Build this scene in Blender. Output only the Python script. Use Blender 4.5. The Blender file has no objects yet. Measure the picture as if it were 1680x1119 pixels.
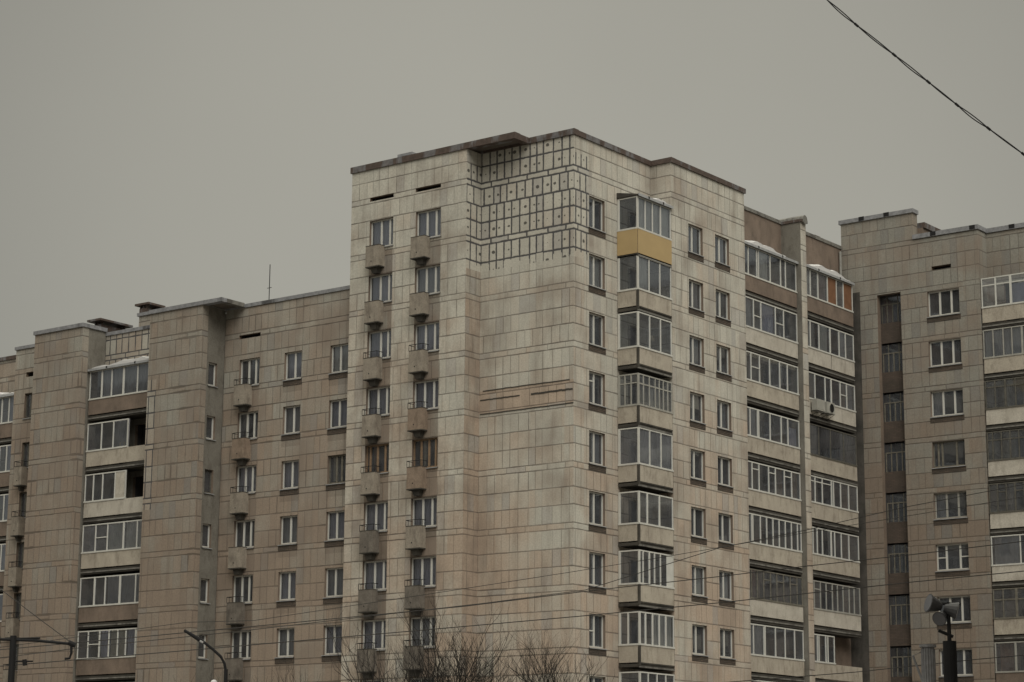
import bpy, math, random
from math import radians, sin, cos, pi
from mathutils import Vector, Matrix
random.seed(7)
S = bpy.context.scene
COL = S.collection

# ------------------------------------------------------------------ camera
W_PX, F_PX = 1680.0, 3648.74
yaw, pitch, roll = radians(-37.19522), radians(12.06937), radians(0.4096)
f_ = Vector((sin(yaw)*cos(pitch), cos(yaw)*cos(pitch), sin(pitch)))
rt = Vector((cos(yaw), -sin(yaw), 0)); up = rt.cross(f_)
R_ = cos(roll)*rt + sin(roll)*up
U_ = -sin(roll)*rt + cos(roll)*up
cam = bpy.data.cameras.new('camera'); camo = bpy.data.objects.new('camera', cam); COL.objects.link(camo)
camo.matrix_world = Matrix(((R_.x, U_.x, -f_.x, 0), (R_.y, U_.y, -f_.y, 0), (R_.z, U_.z, -f_.z, 1.6), (0, 0, 0, 1)))
cam.sensor_width = 36.0; cam.lens = 36.0*F_PX/W_PX; cam.clip_end = 5000
S.camera = camo
EYE = Vector((0, 0, 1.6))
def ray(px, py, dist):
    """a real point at a horizontal distance along a bearing measured on the photograph"""
    d = R_*((px-840)/F_PX) - U_*((py-559.5)/F_PX) + f_
    return EYE + d*(dist/math.hypot(d.x, d.y))

# ------------------------------------------------------------------ sky, sun, exposure
SUN_EL, SUN_AZ = radians(42), radians(128)     # azimuth measured from +Y towards +X
world = bpy.data.worlds.new('World'); S.world = world; world.use_nodes = True
nt = world.node_tree; nt.nodes.clear()
def N(nt, t, **k):
    n = nt.nodes.new(t)
    for a, b in k.items(): setattr(n, a, b)
    return n
out = N(nt, 'ShaderNodeOutputWorld'); bg = N(nt, 'ShaderNodeBackground')
sky = N(nt, 'ShaderNodeTexSky', sky_type='NISHITA', sun_disc=False)
sky.sun_elevation = SUN_EL; sky.sun_rotation = SUN_AZ; sky.dust_density = 4; sky.air_density = 1
tc = N(nt, 'ShaderNodeTexCoord'); sep = N(nt, 'ShaderNodeSeparateXYZ')
nt.links.new(tc.outputs['Generated'], sep.inputs[0])
# overcast cloud deck: luminance rises from horizon to zenith
mr = N(nt, 'ShaderNodeMapRange'); mr.inputs['From Min'].default_value = 0.36; mr.inputs['From Max'].default_value = 1.0; mr.interpolation_type = 'SMOOTHSTEP'
mr.inputs['To Min'].default_value = 3.95; mr.inputs['To Max'].default_value = 24.0
nt.links.new(sep.outputs['Z'], mr.inputs['Value'])
noi = N(nt, 'ShaderNodeTexNoise'); noi.inputs['Scale'].default_value = 2.2; noi.inputs['Detail'].default_value = 4
nt.links.new(tc.outputs['Generated'], noi.inputs['Vector'])
mr2 = N(nt, 'ShaderNodeMapRange'); mr2.inputs['From Min'].default_value = .3; mr2.inputs['From Max'].default_value = .7
mr2.inputs['To Min'].default_value = .94; mr2.inputs['To Max'].default_value = 1.06
nt.links.new(noi.outputs['Fac'], mr2.inputs['Value'])
mul = N(nt, 'ShaderNodeMath', operation='MULTIPLY'); nt.links.new(mr.outputs[0], mul.inputs[0]); nt.links.new(mr2.outputs[0], mul.inputs[1])
# brighter patch painted into the sky above the tower, fading like a vignette
dt = N(nt, 'ShaderNodeVectorMath', operation='DOT_PRODUCT'); nrm = N(nt, 'ShaderNodeVectorMath', operation='NORMALIZE')
nt.links.new(tc.outputs['Generated'], nrm.inputs[0]); nt.links.new(nrm.outputs[0], dt.inputs[0]); dt.inputs[1].default_value = (-.577, .777, .25)
mr3 = N(nt, 'ShaderNodeMapRange', interpolation_type='SMOOTHSTEP'); mr3.inputs['From Min'].default_value = .955; mr3.inputs['From Max'].default_value = 1.0
mr3.inputs['To Min'].default_value = .80; mr3.inputs['To Max'].default_value = 1.06; nt.links.new(dt.outputs['Value'], mr3.inputs['Value'])
mul3 = N(nt, 'ShaderNodeMath', operation='MULTIPLY'); nt.links.new(mul.outputs[0], mul3.inputs[0]); nt.links.new(mr3.outputs[0], mul3.inputs[1]); mul = mul3
vs = N(nt, 'ShaderNodeVectorMath', operation='SCALE'); vs.inputs[0].default_value = (1.0, 0.962, 0.815)
nt.links.new(mul.outputs[0], vs.inputs['Scale'])
mx = N(nt, 'ShaderNodeMixRGB'); mx.inputs['Fac'].default_value = .94
nt.links.new(sky.outputs[0], mx.inputs[1]); nt.links.new(vs.outputs[0], mx.inputs[2])
nt.links.new(mx.outputs[0], bg.inputs['Color']); bg.inputs['Strength'].default_value = 0.1
nt.links.new(bg.outputs[0], out.inputs['Surface'])
sl = bpy.data.lights.new('sun', 'SUN'); sl.energy = 1.6; sl.angle = radians(40); sl.color = (1, .95, .86)
so = bpy.data.objects.new('sun', sl); COL.objects.link(so)
sd = Vector((sin(SUN_AZ)*cos(SUN_EL), cos(SUN_AZ)*cos(SUN_EL), sin(SUN_EL)))
so.rotation_euler = sd.to_track_quat('Z', 'Y').to_euler(); so.location = (0, 0, 60)
S.view_settings.view_transform = 'Standard'; S.view_settings.look = 'None'
S.view_settings.exposure = -0.12; S.view_settings.gamma = 1
S.view_settings.use_curve_mapping = False
S.cycles.max_bounces = 6; S.cycles.transparent_max_bounces = 10

# ------------------------------------------------------------------ materials
def newmat(name):
    m = bpy.data.materials.new(name); m.use_nodes = True; m.node_tree.nodes.clear()
    return m, m.node_tree
class G:
    """small node-graph helper"""
    def __init__(s, nt): s.nt = nt
    def n(s, t, **k): return N(s.nt, t, **k)
    def put(s, sock, v):
        if hasattr(v, 'links') or isinstance(v, bpy.types.NodeSocket): s.nt.links.new(v, sock)
        else:
            if isinstance(v, (tuple, list)) and len(v) == 3 and sock.type == 'RGBA': v = (*v, 1)
            sock.default_value = v
    def m(s, op, a, b=0.0, c=None, clamp=False):
        n = s.n('ShaderNodeMath', operation=op, use_clamp=clamp)
        s.put(n.inputs[0], a); s.put(n.inputs[1], b)
        if c is not None: s.put(n.inputs[2], c)
        return n.outputs[0]
    def mix(s, f, a, b, blend='MIX'):
        n = s.n('ShaderNodeMixRGB', blend_type=blend); s.put(n.inputs[0], f); s.put(n.inputs[1], a); s.put(n.inputs[2], b); return n.outputs[0]
    def rng(s, v, a, b, c=0.0, d=1.0):
        n = s.n('ShaderNodeMapRange'); s.put(n.inputs[0], v)
        for i, x in enumerate((a, b, c, d)): s.put(n.inputs[i+1], x)
        return n.outputs[0]
    def noise(s, vec, scale, detail=3, rough=.55, dim='3D'):
        n = s.n('ShaderNodeTexNoise', noise_dimensions=dim); s.put(n.inputs['Vector'], vec)
        n.inputs['Scale'].default_value = scale; n.inputs['Detail'].default_value = detail; n.inputs['Roughness'].default_value = rough
        return n.outputs['Fac']
    def vmul(s, v, k):
        n = s.n('ShaderNodeVectorMath', operation='MULTIPLY'); s.put(n.inputs[0], v); n.inputs[1].default_value = k; return n.outputs[0]
    def comb(s, x, y, z=0.0):
        n = s.n('ShaderNodeCombineXYZ'); s.put(n.inputs[0], x); s.put(n.inputs[1], y); s.put(n.inputs[2], z); return n.outputs[0]
    def white(s, v):
        n = s.n('ShaderNodeTexWhiteNoise', noise_dimensions='3D'); s.put(n.inputs['Vector'], v); return n.outputs['Value']
    def bsdf(s, col, rough=.85, spec=.3, metal=0.0, height=None, dist=.01):
        b = s.n('ShaderNodeBsdfPrincipled'); s.put(b.inputs['Base Color'], col); s.put(b.inputs['Roughness'], rough)
        b.inputs['Specular IOR Level'].default_value = spec; b.inputs['Metallic'].default_value = metal
        if height is not None:
            bp = s.n('ShaderNodeBump'); bp.inputs['Distance'].default_value = dist; bp.inputs['Strength'].default_value = .7
            s.put(bp.inputs['Height'], height); s.nt.links.new(bp.outputs[0], b.inputs['Normal'])
        o = s.n('ShaderNodeOutputMaterial'); s.nt.links.new(b.outputs[0], o.inputs[0]); return b

def pos(g): return g.n('ShaderNodeNewGeometry').outputs['Position']

def tile_mat(name, zb, period, thick=0.0, dots=False, grime=0.35, warm=0.0, crack=0.0, alb=1.0, drip=None):
    """stone-faced precast panels: one thin course and three tall courses in each storey"""
    m, t = newmat(name); g = G(t)
    uv = g.n('ShaderNodeUVMap').outputs[0]; sp = g.n('ShaderNodeSeparateXYZ'); t.links.new(uv, sp.inputs[0])
    u, v = sp.outputs[0], sp.outputs[1]
    P = pos(g)
    wob = g.m('MULTIPLY', g.m('SUBTRACT', g.noise(g.comb(u, v, 3.0), 1.6, 2), .5), .035)
    zz = g.m('ADD', g.m('SUBTRACT', v, zb), wob)
    fl = g.m('FLOOR', g.m('DIVIDE', zz, period))
    mm = g.m('SUBTRACT', zz, g.m('MULTIPLY', fl, period))
    js = (0.0, .27, 1.08, 1.87, period)
    dist = None; row = None
    for j in js:
        d = g.m('ABSOLUTE', g.m('SUBTRACT', mm, j))
        dist = d if dist is None else g.m('MINIMUM', dist, d)
        if 0 < j < period:
            k = g.m('GREATER_THAN', mm, j); row = k if row is None else g.m('ADD', row, k)
    rid = g.m('ADD', g.m('MULTIPLY', fl, 4.0), row)
    thin = g.m('LESS_THAN', row, .5)
    # columns: irregular widths, mostly continuing through the courses
    rh = g.white(g.comb(rid, 7.3, 1.7))
    off = g.m('MULTIPLY', g.m('GREATER_THAN', rh, .86), g.m('MULTIPLY', rh, 5.0))
    sc = g.m('SUBTRACT', 2.12, g.m('MULTIPLY', thin, 1.15))
    w = g.m('ADD', g.m('MULTIPLY', u, sc), off)
    vo = g.n('ShaderNodeTexVoronoi', voronoi_dimensions='1D', feature='DISTANCE_TO_EDGE'); vo.inputs['Randomness'].default_value = .55; vo.inputs['Scale'].default_value = 1.0
    t.links.new(w, vo.inputs['W'])
    vc = g.n('ShaderNodeTexVoronoi', voronoi_dimensions='1D', feature='F1'); vc.inputs['Randomness'].default_value = .55; vc.inputs['Scale'].default_value = 1.0
    t.links.new(w, vc.inputs['W'])
    dv = g.m('DIVIDE', vo.outputs['Distance'], sc)
    cell = g.comb(vc.outputs['W'], rid, 2.0)
    h1 = g.white(cell); h2 = g.white(g.comb(rid, vc.outputs['W'], 9.0))
    # tile colours
    big = g.noise(P, .16, 3); mid = g.noise(P, .45, 3)
    # panels the storey height and 2-3 m wide keep a tone of their own
    ph = g.white(g.comb(g.m('FLOOR', g.m('DIVIDE', u, 1.9)), rid, 4.0))
    grey, cream, pink, ash = tuple(tuple(q*alb for q in w_) for w_ in ((.48, .47, .42), (.56, .54, .475), (.44, .345, .27), (.37, .36, .345)))
    c = g.mix(g.rng(g.m('ADD', g.m('MULTIPLY', h1, .3), g.m('MULTIPLY', g.noise(P, .8, 3), .75)), .2, .8), grey, cream)
    topz = g.rng(v, 12.0, 29.0, .20+warm, -.15+warm)      # the rain-washed top storeys are the palest stone
    pk = g.m('ADD', g.m('ADD', g.m('MULTIPLY', h2, .14), g.m('MULTIPLY', ph, .26)), g.m('ADD', g.m('ADD', g.m('MULTIPLY', big, .5), g.m('MULTIPLY', g.noise(P, .55, 4, .62), .62)), topz))
    c = g.mix(g.rng(pk, .67, 1.08, 0, .88), c, pink)
    c = g.mix(g.m('MULTIPLY', g.m('GREATER_THAN', g.white(g.comb(vc.outputs['W'], rid, 33.0)), .92), .5), c, ash)
    c = g.mix(1.0, c, g.mix(g.rng(h2, 0, 1), (.94, .94, .94), (1.05, 1.05, 1.05)), 'MULTIPLY')
    # stone grain, rain streaks, soot
    fine = g.noise(P, 14.0, 4); streak = g.noise(g.vmul(P, (1.7, 1.7, .3)), 1.0, 4, .6)
    c = g.mix(1.0, c, g.mix(g.rng(fine, .3, .7), (.84, .84, .84), (1.1, 1.1, 1.1)), 'MULTIPLY')
    c = g.mix(g.m('MULTIPLY', g.rng(streak, .50, .80), grime*1.1), c, (.20, .165, .135))
    c = g.mix(g.m('MULTIPLY', g.rng(mid, .48, .75), grime*1.3), c, (.24, .195, .16))
    # joints
    jn = g.noise(P, 2.3, 3); jr = g.noise(P, .35, 2)
    jw = g.m('MULTIPLY', g.rng(jn, .3, .7, .016, .040), 1.0)
    if thick: jw = g.m('ADD', jw, g.rng(g.noise(P, 7.0, 4, .7), .32, .68, thick*.1, thick*1.7))
    if crack: jw = g.m('ADD', jw, g.m('MULTIPLY', g.rng(g.noise(P, .55, 2), .56, .66), crack))
    jv = jw if thick else g.m('MULTIPLY', jw, .8)
    eh = g.rng(dist, g.m('MULTIPLY', jw, .5), g.m('ADD', jw, .012), 1, 0)
    ev = g.rng(dv, g.m('MULTIPLY', jv, .5), g.m('ADD', jv, .012), 1, 0)
    if not thick:
        ev = g.m('MULTIPLY', ev, g.rng(g.white(g.comb(vc.outputs['W'], rid, 51.0)), .2, 1.0, .10, .9))
        eh = g.m('MULTIPLY', eh, g.rng(jr, .3, .62, .6, 1.0))
    j = g.m('MAXIMUM', eh, ev)
    live = 1.0
    if drip is not None:      # mastic that ran down below the last repaired course
        live = g.m('MAXIMUM', g.m('GREATER_THAN', v, drip-.03), g.m('GREATER_THAN', g.m('ADD', v, g.m('MULTIPLY', g.white(g.comb(vc.outputs['W'], 3.0, 5.0)), .5)), drip))
        j = g.m('MULTIPLY', j, live)
    c = g.mix(g.m('MULTIPLY', j, .95 if thick else .72), c, (.06, .06, .066) if thick else (.075, .062, .052))
    if dots:
        # repair plugs: a dab of black mastic in the middle of each tall slab
        f1 = g.m('MULTIPLY', vc.outputs['Distance'], .39)
        cent = None
        for q in (.68, 1.47, 2.29):
            d = g.m('ABSOLUTE', g.m('SUBTRACT', mm, q)); cent = d if cent is None else g.m('MINIMUM', cent, d)
        rr = g.m('SQRT', g.m('ADD', g.m('MULTIPLY', f1, f1), g.m('MULTIPLY', cent, cent)))
        sz = g.rng(g.white(g.comb(vc.outputs['W'], rid, 77.0)), .1, 1.0, .0, .085)
        rr = g.m('ADD', rr, g.m('MULTIPLY', g.m('SUBTRACT', g.noise(P, 13.0, 2), .5), .06))
        c = g.mix(g.m('MULTIPLY', g.m('MULTIPLY', g.m('LESS_THAN', rr, sz), live), .85), c, (.05, .048, .045))
    g.bsdf(c, .88, .25, height=g.m('SUBTRACT', g.m('MULTIPLY', fine, .25), j), dist=.012)
    return m

def stone_mat(name, col, col2, scale=1.2, fine=20.0, rough=.9, streaks=.5, dirt=(.07, .06, .05), spec=.25):
    sv = (3.2, 3.2, 1.1)
    m, t = newmat(name); g = G(t); P = pos(g)
    c = g.mix(g.rng(g.noise(P, scale, 4), .32, .68), col, col2)
    f = g.noise(P, fine, 3)
    c = g.mix(1.0, c, g.mix(g.rng(f, .3, .7), (.82, .82, .82), (1.1, 1.1, 1.1)), 'MULTIPLY')
    if streaks:
        c = g.mix(g.m('MULTIPLY', g.rng(g.noise(g.vmul(P, sv), 1.0, 5, .68), .50, .76), streaks), c, dirt)
        c = g.mix(g.m('MULTIPLY', g.rng(g.noise(P, 2.7, 4, .65), .55, .75), streaks*.6), c, dirt)
    g.bsdf(c, rough, spec, height=f, dist=.004)
    return m

def brick_mat(name, a, b, mortar):
    m, t = newmat(name); g = G(t)
    uv = g.n('ShaderNodeUVMap').outputs[0]
    br = g.n('ShaderNodeTexBrick'); t.links.new(uv, br.inputs['Vector'])
    br.inputs['Scale'].default_value = 1; br.inputs['Brick Width'].default_value = .26; br.inputs['Row Height'].default_value = .078
    br.inputs['Mortar Size'].default_value = .008; br.inputs['Color1'].default_value = (*a, 1); br.inputs['Color2'].default_value = (*b, 1); br.inputs['Mortar'].default_value = (*mortar, 1)
    P = pos(g)
    c = g.mix(g.m('MULTIPLY', g.rng(g.noise(P, 1.5, 4), .4, .7), .5), br.outputs[0], (.05, .045, .04))
    g.bsdf(c, .9, .2, height=g.m('MULTIPLY', br.outputs['Fac'], -1.0), dist=.01)
    return m

def plain(name, col, rough=.6, spec=.4, metal=0.0, var=.12, scale=3.0):
    m, t = newmat(name); g = G(t); P = pos(g)
    n_ = g.noise(P, scale, 4)
    c = g.mix(1.0, (*col,), g.mix(g.rng(n_, .3, .7), (1-var,)*3, (1+var,)*3), 'MULTIPLY')
    g.bsdf(c, rough, spec, metal); return m

def metal_mat(name, col, patch, amount, scale=.9):
    """sheet-metal coping with stained and rusted patches"""
    m, t = newmat(name); g = G(t); P = pos(g)
    a = g.noise(g.vmul(P, (1, 1, .25)), scale, 4, .65); b = g.noise(P, 5.0, 4)
    c = g.mix(g.rng(a, .62-amount*.3, .68-amount*.3), col, patch)
    c = g.mix(1.0, c, g.mix(g.rng(b, .3, .7), (.72,)*3, (1.2,)*3), 'MULTIPLY')
    g.bsdf(c, .55, .4, .0, height=b, dist=.01); return m

def glass_mat(name, tint=(.80, .83, .84), dust_lift=.13, refl=1.0):
    m, t = newmat(name); g = G(t); P = pos(g)
    tr = g.n('ShaderNodeBsdfTransparent'); g.put(tr.inputs[0], tint)
    gl = g.n('ShaderNodeBsdfGlossy'); gl.inputs['Roughness'].default_value = .05; g.put(gl.inputs[0], (.82*refl, .90*refl, 1.0*refl))
    bp = g.n('ShaderNodeBump'); bp.inputs['Distance'].default_value = .02; bp.inputs['Strength'].default_value = .25
    g.put(bp.inputs['Height'], g.noise(P, 1.1, 2)); t.links.new(bp.outputs[0], gl.inputs['Normal'])
    fr = g.n('ShaderNodeFresnel'); fr.inputs[0].default_value = 1.55
    f = g.m('MINIMUM', g.m('MULTIPLY', fr.outputs[0], 2.6), .9)
    ms = g.n('ShaderNodeMixShader'); t.links.new(f, ms.inputs[0]); t.links.new(tr.outputs[0], ms.inputs[1]); t.links.new(gl.outputs[0], ms.inputs[2])
    df = g.n('ShaderNodeBsdfDiffuse'); g.put(df.inputs[0], (.33, .34, .37))  # bluish dust film, also lifting the panes' dark tone by colour
    m2 = g.n('ShaderNodeMixShader'); g.put(m2.inputs[0], g.rng(g.noise(P, 1.7, 3), .3, .7, dust_lift*.6, dust_lift*1.4))
    t.links.new(ms.outputs[0], m2.inputs[1]); t.links.new(df.outputs[0], m2.inputs[2])
    o = g.n('ShaderNodeOutputMaterial'); t.links.new(m2.outputs[0], o.inputs[0])
    return m

M = {}
M['tile'] = tile_mat('stone_tiles', 30.30-2.72*12, 2.72, grime=.5)
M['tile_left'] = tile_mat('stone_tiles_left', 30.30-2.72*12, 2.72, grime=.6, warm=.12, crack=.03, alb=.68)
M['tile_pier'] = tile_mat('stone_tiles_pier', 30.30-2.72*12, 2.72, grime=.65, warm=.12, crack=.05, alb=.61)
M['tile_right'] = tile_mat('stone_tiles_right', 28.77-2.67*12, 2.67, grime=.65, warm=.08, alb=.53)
M['tile_fix'] = tile_mat('stone_tiles_repointed', 30.30-2.72*12, 2.72, thick=.025, dots=True, grime=.2, drip=26.76)
M['tile_rust'] = tile_mat('rust_washed_tiles', 30.30-2.72*12, 2.72, grime=.5, warm=.5)
M['tile_sooty'] = tile_mat('sooty_panels_below_windows', 30.30-2.72*12, 2.72, grime=1.0, warm=.15, alb=.56)
M['tile_sootier'] = tile_mat('blackened_panels_low_down', 30.30-2.72*12, 2.72, grime=1.3, warm=.15, alb=.38)
M['tile_crack'] = tile_mat('open_jointed_tiles', 30.30-2.72*12, 2.72, thick=.010, grime=.5, warm=.05, alb=.75)
M['tile_damp'] = tile_mat('damp_stained_tiles', 30.30-2.72*12, 2.72, grime=.9, warm=.22, alb=.85)
M['tile_black'] = stone_mat('dark_corner_tiles', (.12, .11, .10), (.06, .058, .052), streaks=.6, dirt=(.03, .03, .028))  # near-black strip along the right wing's inner corner
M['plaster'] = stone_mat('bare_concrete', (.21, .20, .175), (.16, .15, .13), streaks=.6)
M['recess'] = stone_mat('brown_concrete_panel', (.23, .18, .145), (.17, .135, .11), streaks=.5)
M['concrete'] = stone_mat('balcony_concrete', (.47, .43, .36), (.38, .34, .285), streaks=.55, dirt=(.11, .09, .07))
M['concrete_pale'] = stone_mat('pale_balcony_panel', (.54, .51, .45), (.44, .41, .355), streaks=.45, dirt=(.14, .115, .09))
M['concrete_dark'] = stone_mat('dark_concrete', (.085, .078, .066), (.05, .047, .042), streaks=.5, dirt=(.03, .03, .028))  # very dark concrete for slabs, corbels, roof decks and gaps
M['box'] = stone_mat('planter_concrete', (.33, .295, .245), (.25, .22, .185), scale=2.0, streaks=.7, dirt=(.10, .085, .068))
M['box_sooty'] = stone_mat('sooty_planter_concrete', (.20, .18, .155), (.13, .115, .10), scale=2.0, streaks=.8, dirt=(.05, .045, .04))
M['box_rusty'] = stone_mat('rust_washed_planter', (.29, .225, .175), (.23, .18, .14), scale=2.0, streaks=.7, dirt=(.10, .075, .055))
M['reveal'] = stone_mat('reveal_render', (.23, .18, .14), (.17, .135, .11), streaks=.4)
M['apron'] = brick_mat('sooty_brick', (.13, .10, .08), (.09, .075, .062), (.05, .045, .04))
M['brick'] = brick_mat('brown_brick', (.12, .092, .076), (.095, .076, .064), (.07, .062, .054))
M['dark'] = plain('unlit_room', (.07, .068, .07), .95, .1)
M['black'] = plain('dark_gap', (.018, .018, .018), .95, .1)
M['pvc'] = plain('white_pvc', (.56, .56, .525), .45, .4, var=.06)
M['pvc_grey'] = plain('dull_white_paint', (.33, .325, .295), .6, .3, var=.15)
M['wood'] = plain('weathered_wood', (.16, .15, .125), .8, .2, var=.25, scale=6)
M['wood_dark'] = plain('dark_old_frame', (.11, .105, .09), .8, .2, var=.25, scale=6)
M['wood_brown'] = plain('brown_varnished_wood', (.24, .165, .105), .6, .3, var=.2, scale=6)
M['glass'] = glass_mat('window_glass'); M['glass_dusty'] = glass_mat('dusty_glass', dust_lift=.24)
M['cap_rust'] = metal_mat('rusty_coping', (.085, .062, .052), (.15, .145, .15), .35, 1.2)
M['cap'] = metal_mat('zinc_coping', (.235, .24, .255), (.09, .09, .095), .12, .45)
M['cap_conc'] = metal_mat('concrete_coping', (.18, .175, .16), (.10, .095, .088), .3, 1.0)
M['soffit'] = stone_mat('soffit', (.17, .15, .13), (.12, .105, .09), streaks=.3)
M['iron'] = plain('black_iron', (.018, .018, .019), .75, .2)
M['wire'] = plain('weathered_cable', (.06, .057, .055), .8, .2)
M['snow'] = plain('old_snow', (.58, .58, .585), .9, .2, var=.05, scale=5)
M['gutter'] = plain('galvanised_edge', (.33, .34, .35), .5, .5, var=.2)
M['yellow'] = plain('yellow_siding', (.44, .325, .165), .6, .35, var=.05, scale=1.2)
M['pipe'] = plain('drain_pipe', (.27, .27, .25), .6, .4)
M['tulle'] = plain('net_curtain', (.70, .69, .66), .95, .1, var=.12, scale=1.5)
M['curt_grey'] = plain('grey_curtain', (.40, .40, .43), .95, .1, var=.12, scale=1.5)
M['curt_tint_lilac'] = plain('lilac_tint_curtain', (.50, .50, .62), .95, .1, var=.12, scale=1.5)  # hung behind panes to paint in their bluish sky tint
M['curt_orange'] = plain('orange_board', (.19, .10, .058), .8, .2, var=.15)
M['curt_maroon'] = plain('maroon_curtain', (.20, .11, .10), .9, .2, var=.2)
M['curt_cream'] = plain('cream_curtain', (.55, .50, .40), .95, .1, var=.15)
M['stain_rust'] = plain('rust_stain', (.24, .15, .09), .9, .2, var=.3, scale=4)

# ------------------------------------------------------------------ mesh helpers
class MB:
    def __init__(s): s.v = []; s.f = []; s.uv = []; s.mi = []; s.mats = []
    def mat(s, m):
        if m not in s.mats: s.mats.append(m)
        return s.mats.index(m)
    def face(s, pts, m, uv=None):
        i = len(s.v); s.v += [tuple(p) for p in pts]; s.f.append(tuple(range(i, i+len(pts)))); s.mi.append(s.mat(m))
        if uv is None:
            a = Vector(pts[1])-Vector(pts[0]); b = Vector(pts[2])-Vector(pts[0]); n = a.cross(b)
            if abs(n.z) >= max(abs(n.x), abs(n.y)): uv = [(p[0], p[1]) for p in pts]
            elif abs(n.y) >= abs(n.x): uv = [(p[0], p[2]) for p in pts]
            else: uv = [(p[1], p[2]) for p in pts]
        s.uv += uv
    def box(s, x0, x1, y0, y1, z0, z1, m, skip=''):
        x0, x1 = sorted((x0, x1)); y0, y1 = sorted((y0, y1)); z0, z1 = sorted((z0, z1))
        F = {'b': [(x0,y1,z0),(x1,y1,z0),(x1,y0,z0),(x0,y0,z0)], 't': [(x0,y0,z1),(x1,y0,z1),(x1,y1,z1),(x0,y1,z1)],
             'f': [(x0,y0,z0),(x1,y0,z0),(x1,y0,z1),(x0,y0,z1)], 'k': [(x1,y1,z0),(x0,y1,z0),(x0,y1,z1),(x1,y1,z1)],
             'l': [(x0,y1,z0),(x0,y0,z0),(x0,y0,z1),(x0,y1,z1)], 'r': [(x1,y0,z0),(x1,y1,z0),(x1,y1,z1),(x1,y0,z1)]}
        for k, p in F.items():
            if k not in skip: s.face(p, m)
    def prism(s, poly, z0, z1, m, taper=None):
        """closed prism over a plan polygon (counter-clockwise); taper = bottom polygon"""
        bot = taper or poly; n = len(poly)
        s.face([(p[0], p[1], z1) for p in poly], m); s.face([(p[0], p[1], z0) for p in reversed(bot)], m)
        for i in range(n):
            j = (i+1) % n
            s.face([(bot[i][0], bot[i][1], z0), (bot[j][0], bot[j][1], z0), (poly[j][0], poly[j][1], z1), (poly[i][0], poly[i][1], z1)], m)
    def tube(s, pts, r, m, n=6, r1=None, cap=True):
        pts = [Vector(p) for p in pts]; rings = []; r1 = r if r1 is None else r1
        for i, p in enumerate(pts):
            d = (pts[min(i+1, len(pts)-1)]-pts[max(i-1, 0)]).normalized()
            a = d.cross(Vector((0, 0, 1)) if abs(d.z) < .9 else Vector((1, 0, 0))).normalized(); b = d.cross(a)
            rr = r+(r1-r)*i/max(1, len(pts)-1)
            rings.append([p+a*rr*cos(2*pi*k/n)+b*rr*sin(2*pi*k/n) for k in range(n)])
        i0 = len(s.v); mi = s.mat(m)
        for rg in rings: s.v += [tuple(q) for q in rg]
        for i in range(len(rings)-1):
            for k in range(n):
                k2 = (k+1) % n
                s.f.append((i0+i*n+k, i0+i*n+k2, i0+(i+1)*n+k2, i0+(i+1)*n+k)); s.mi.append(mi); s.uv += [(0, 0)]*4
        if cap:
            for base, rev in ((0, True), (len(rings)-1, False)):
                idx = [i0+base*n+k for k in range(n)]
                s.f.append(tuple(reversed(idx)) if rev else tuple(idx)); s.mi.append(mi); s.uv += [(0, 0)]*n
    def build(s, name, parent=None, off=(0, 0, 0), smooth=False):
        me = bpy.data.meshes.new(name)
        me.from_pydata([(a-off[0], b-off[1], c-off[2]) for a, b, c in s.v], [], s.f)
        for mm in s.mats: me.materials.append(mm)
        me.polygons.foreach_set('material_index', s.mi)
        ul = me.uv_layers.new(name='UVMap'); ul.data.foreach_set('uv', [c for q in s.uv for c in q])
        if smooth: me.polygons.foreach_set('use_smooth', [True]*len(me.polygons))
        me.update()
        o = bpy.data.objects.new(name, me); COL.objects.link(o)
        if parent is not None: o.parent = parent
        return o
def tag(o, label=None, cat=None, group=None, kind=None):
    for k, v in (('label', label), ('category', cat), ('group', group), ('kind', kind)):
        if v: o[k] = v
    return o
def empty(name, loc, label, cat, group=None, rz=0):
    o = bpy.data.objects.new(name, None); COL.objects.link(o); o.location = loc; o.rotation_euler = (0, 0, rz); o.empty_display_size = .5
    return tag(o, label, cat, group)
def inst(name, me, parent, loc=(0, 0, 0), rz=0):
    o = bpy.data.objects.new(name, me); COL.objects.link(o); o.parent = parent; o.location = loc; o.rotation_euler = (0, 0, rz); return o

# ------------------------------------------------------------------ ground
g_ = MB(); g_.face([(-1500, -1500, 0), (1500, -1500, 0), (1500, 1500, 0), (-1500, 1500, 0)], None)
gm = stone_mat('trodden_snow_and_mud', (.34, .33, .32), (.11, .10, .085), scale=.12, fine=2.0, streaks=0)
g_.mats[0] = gm; tag(g_.build('ground'), kind='structure')

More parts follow.
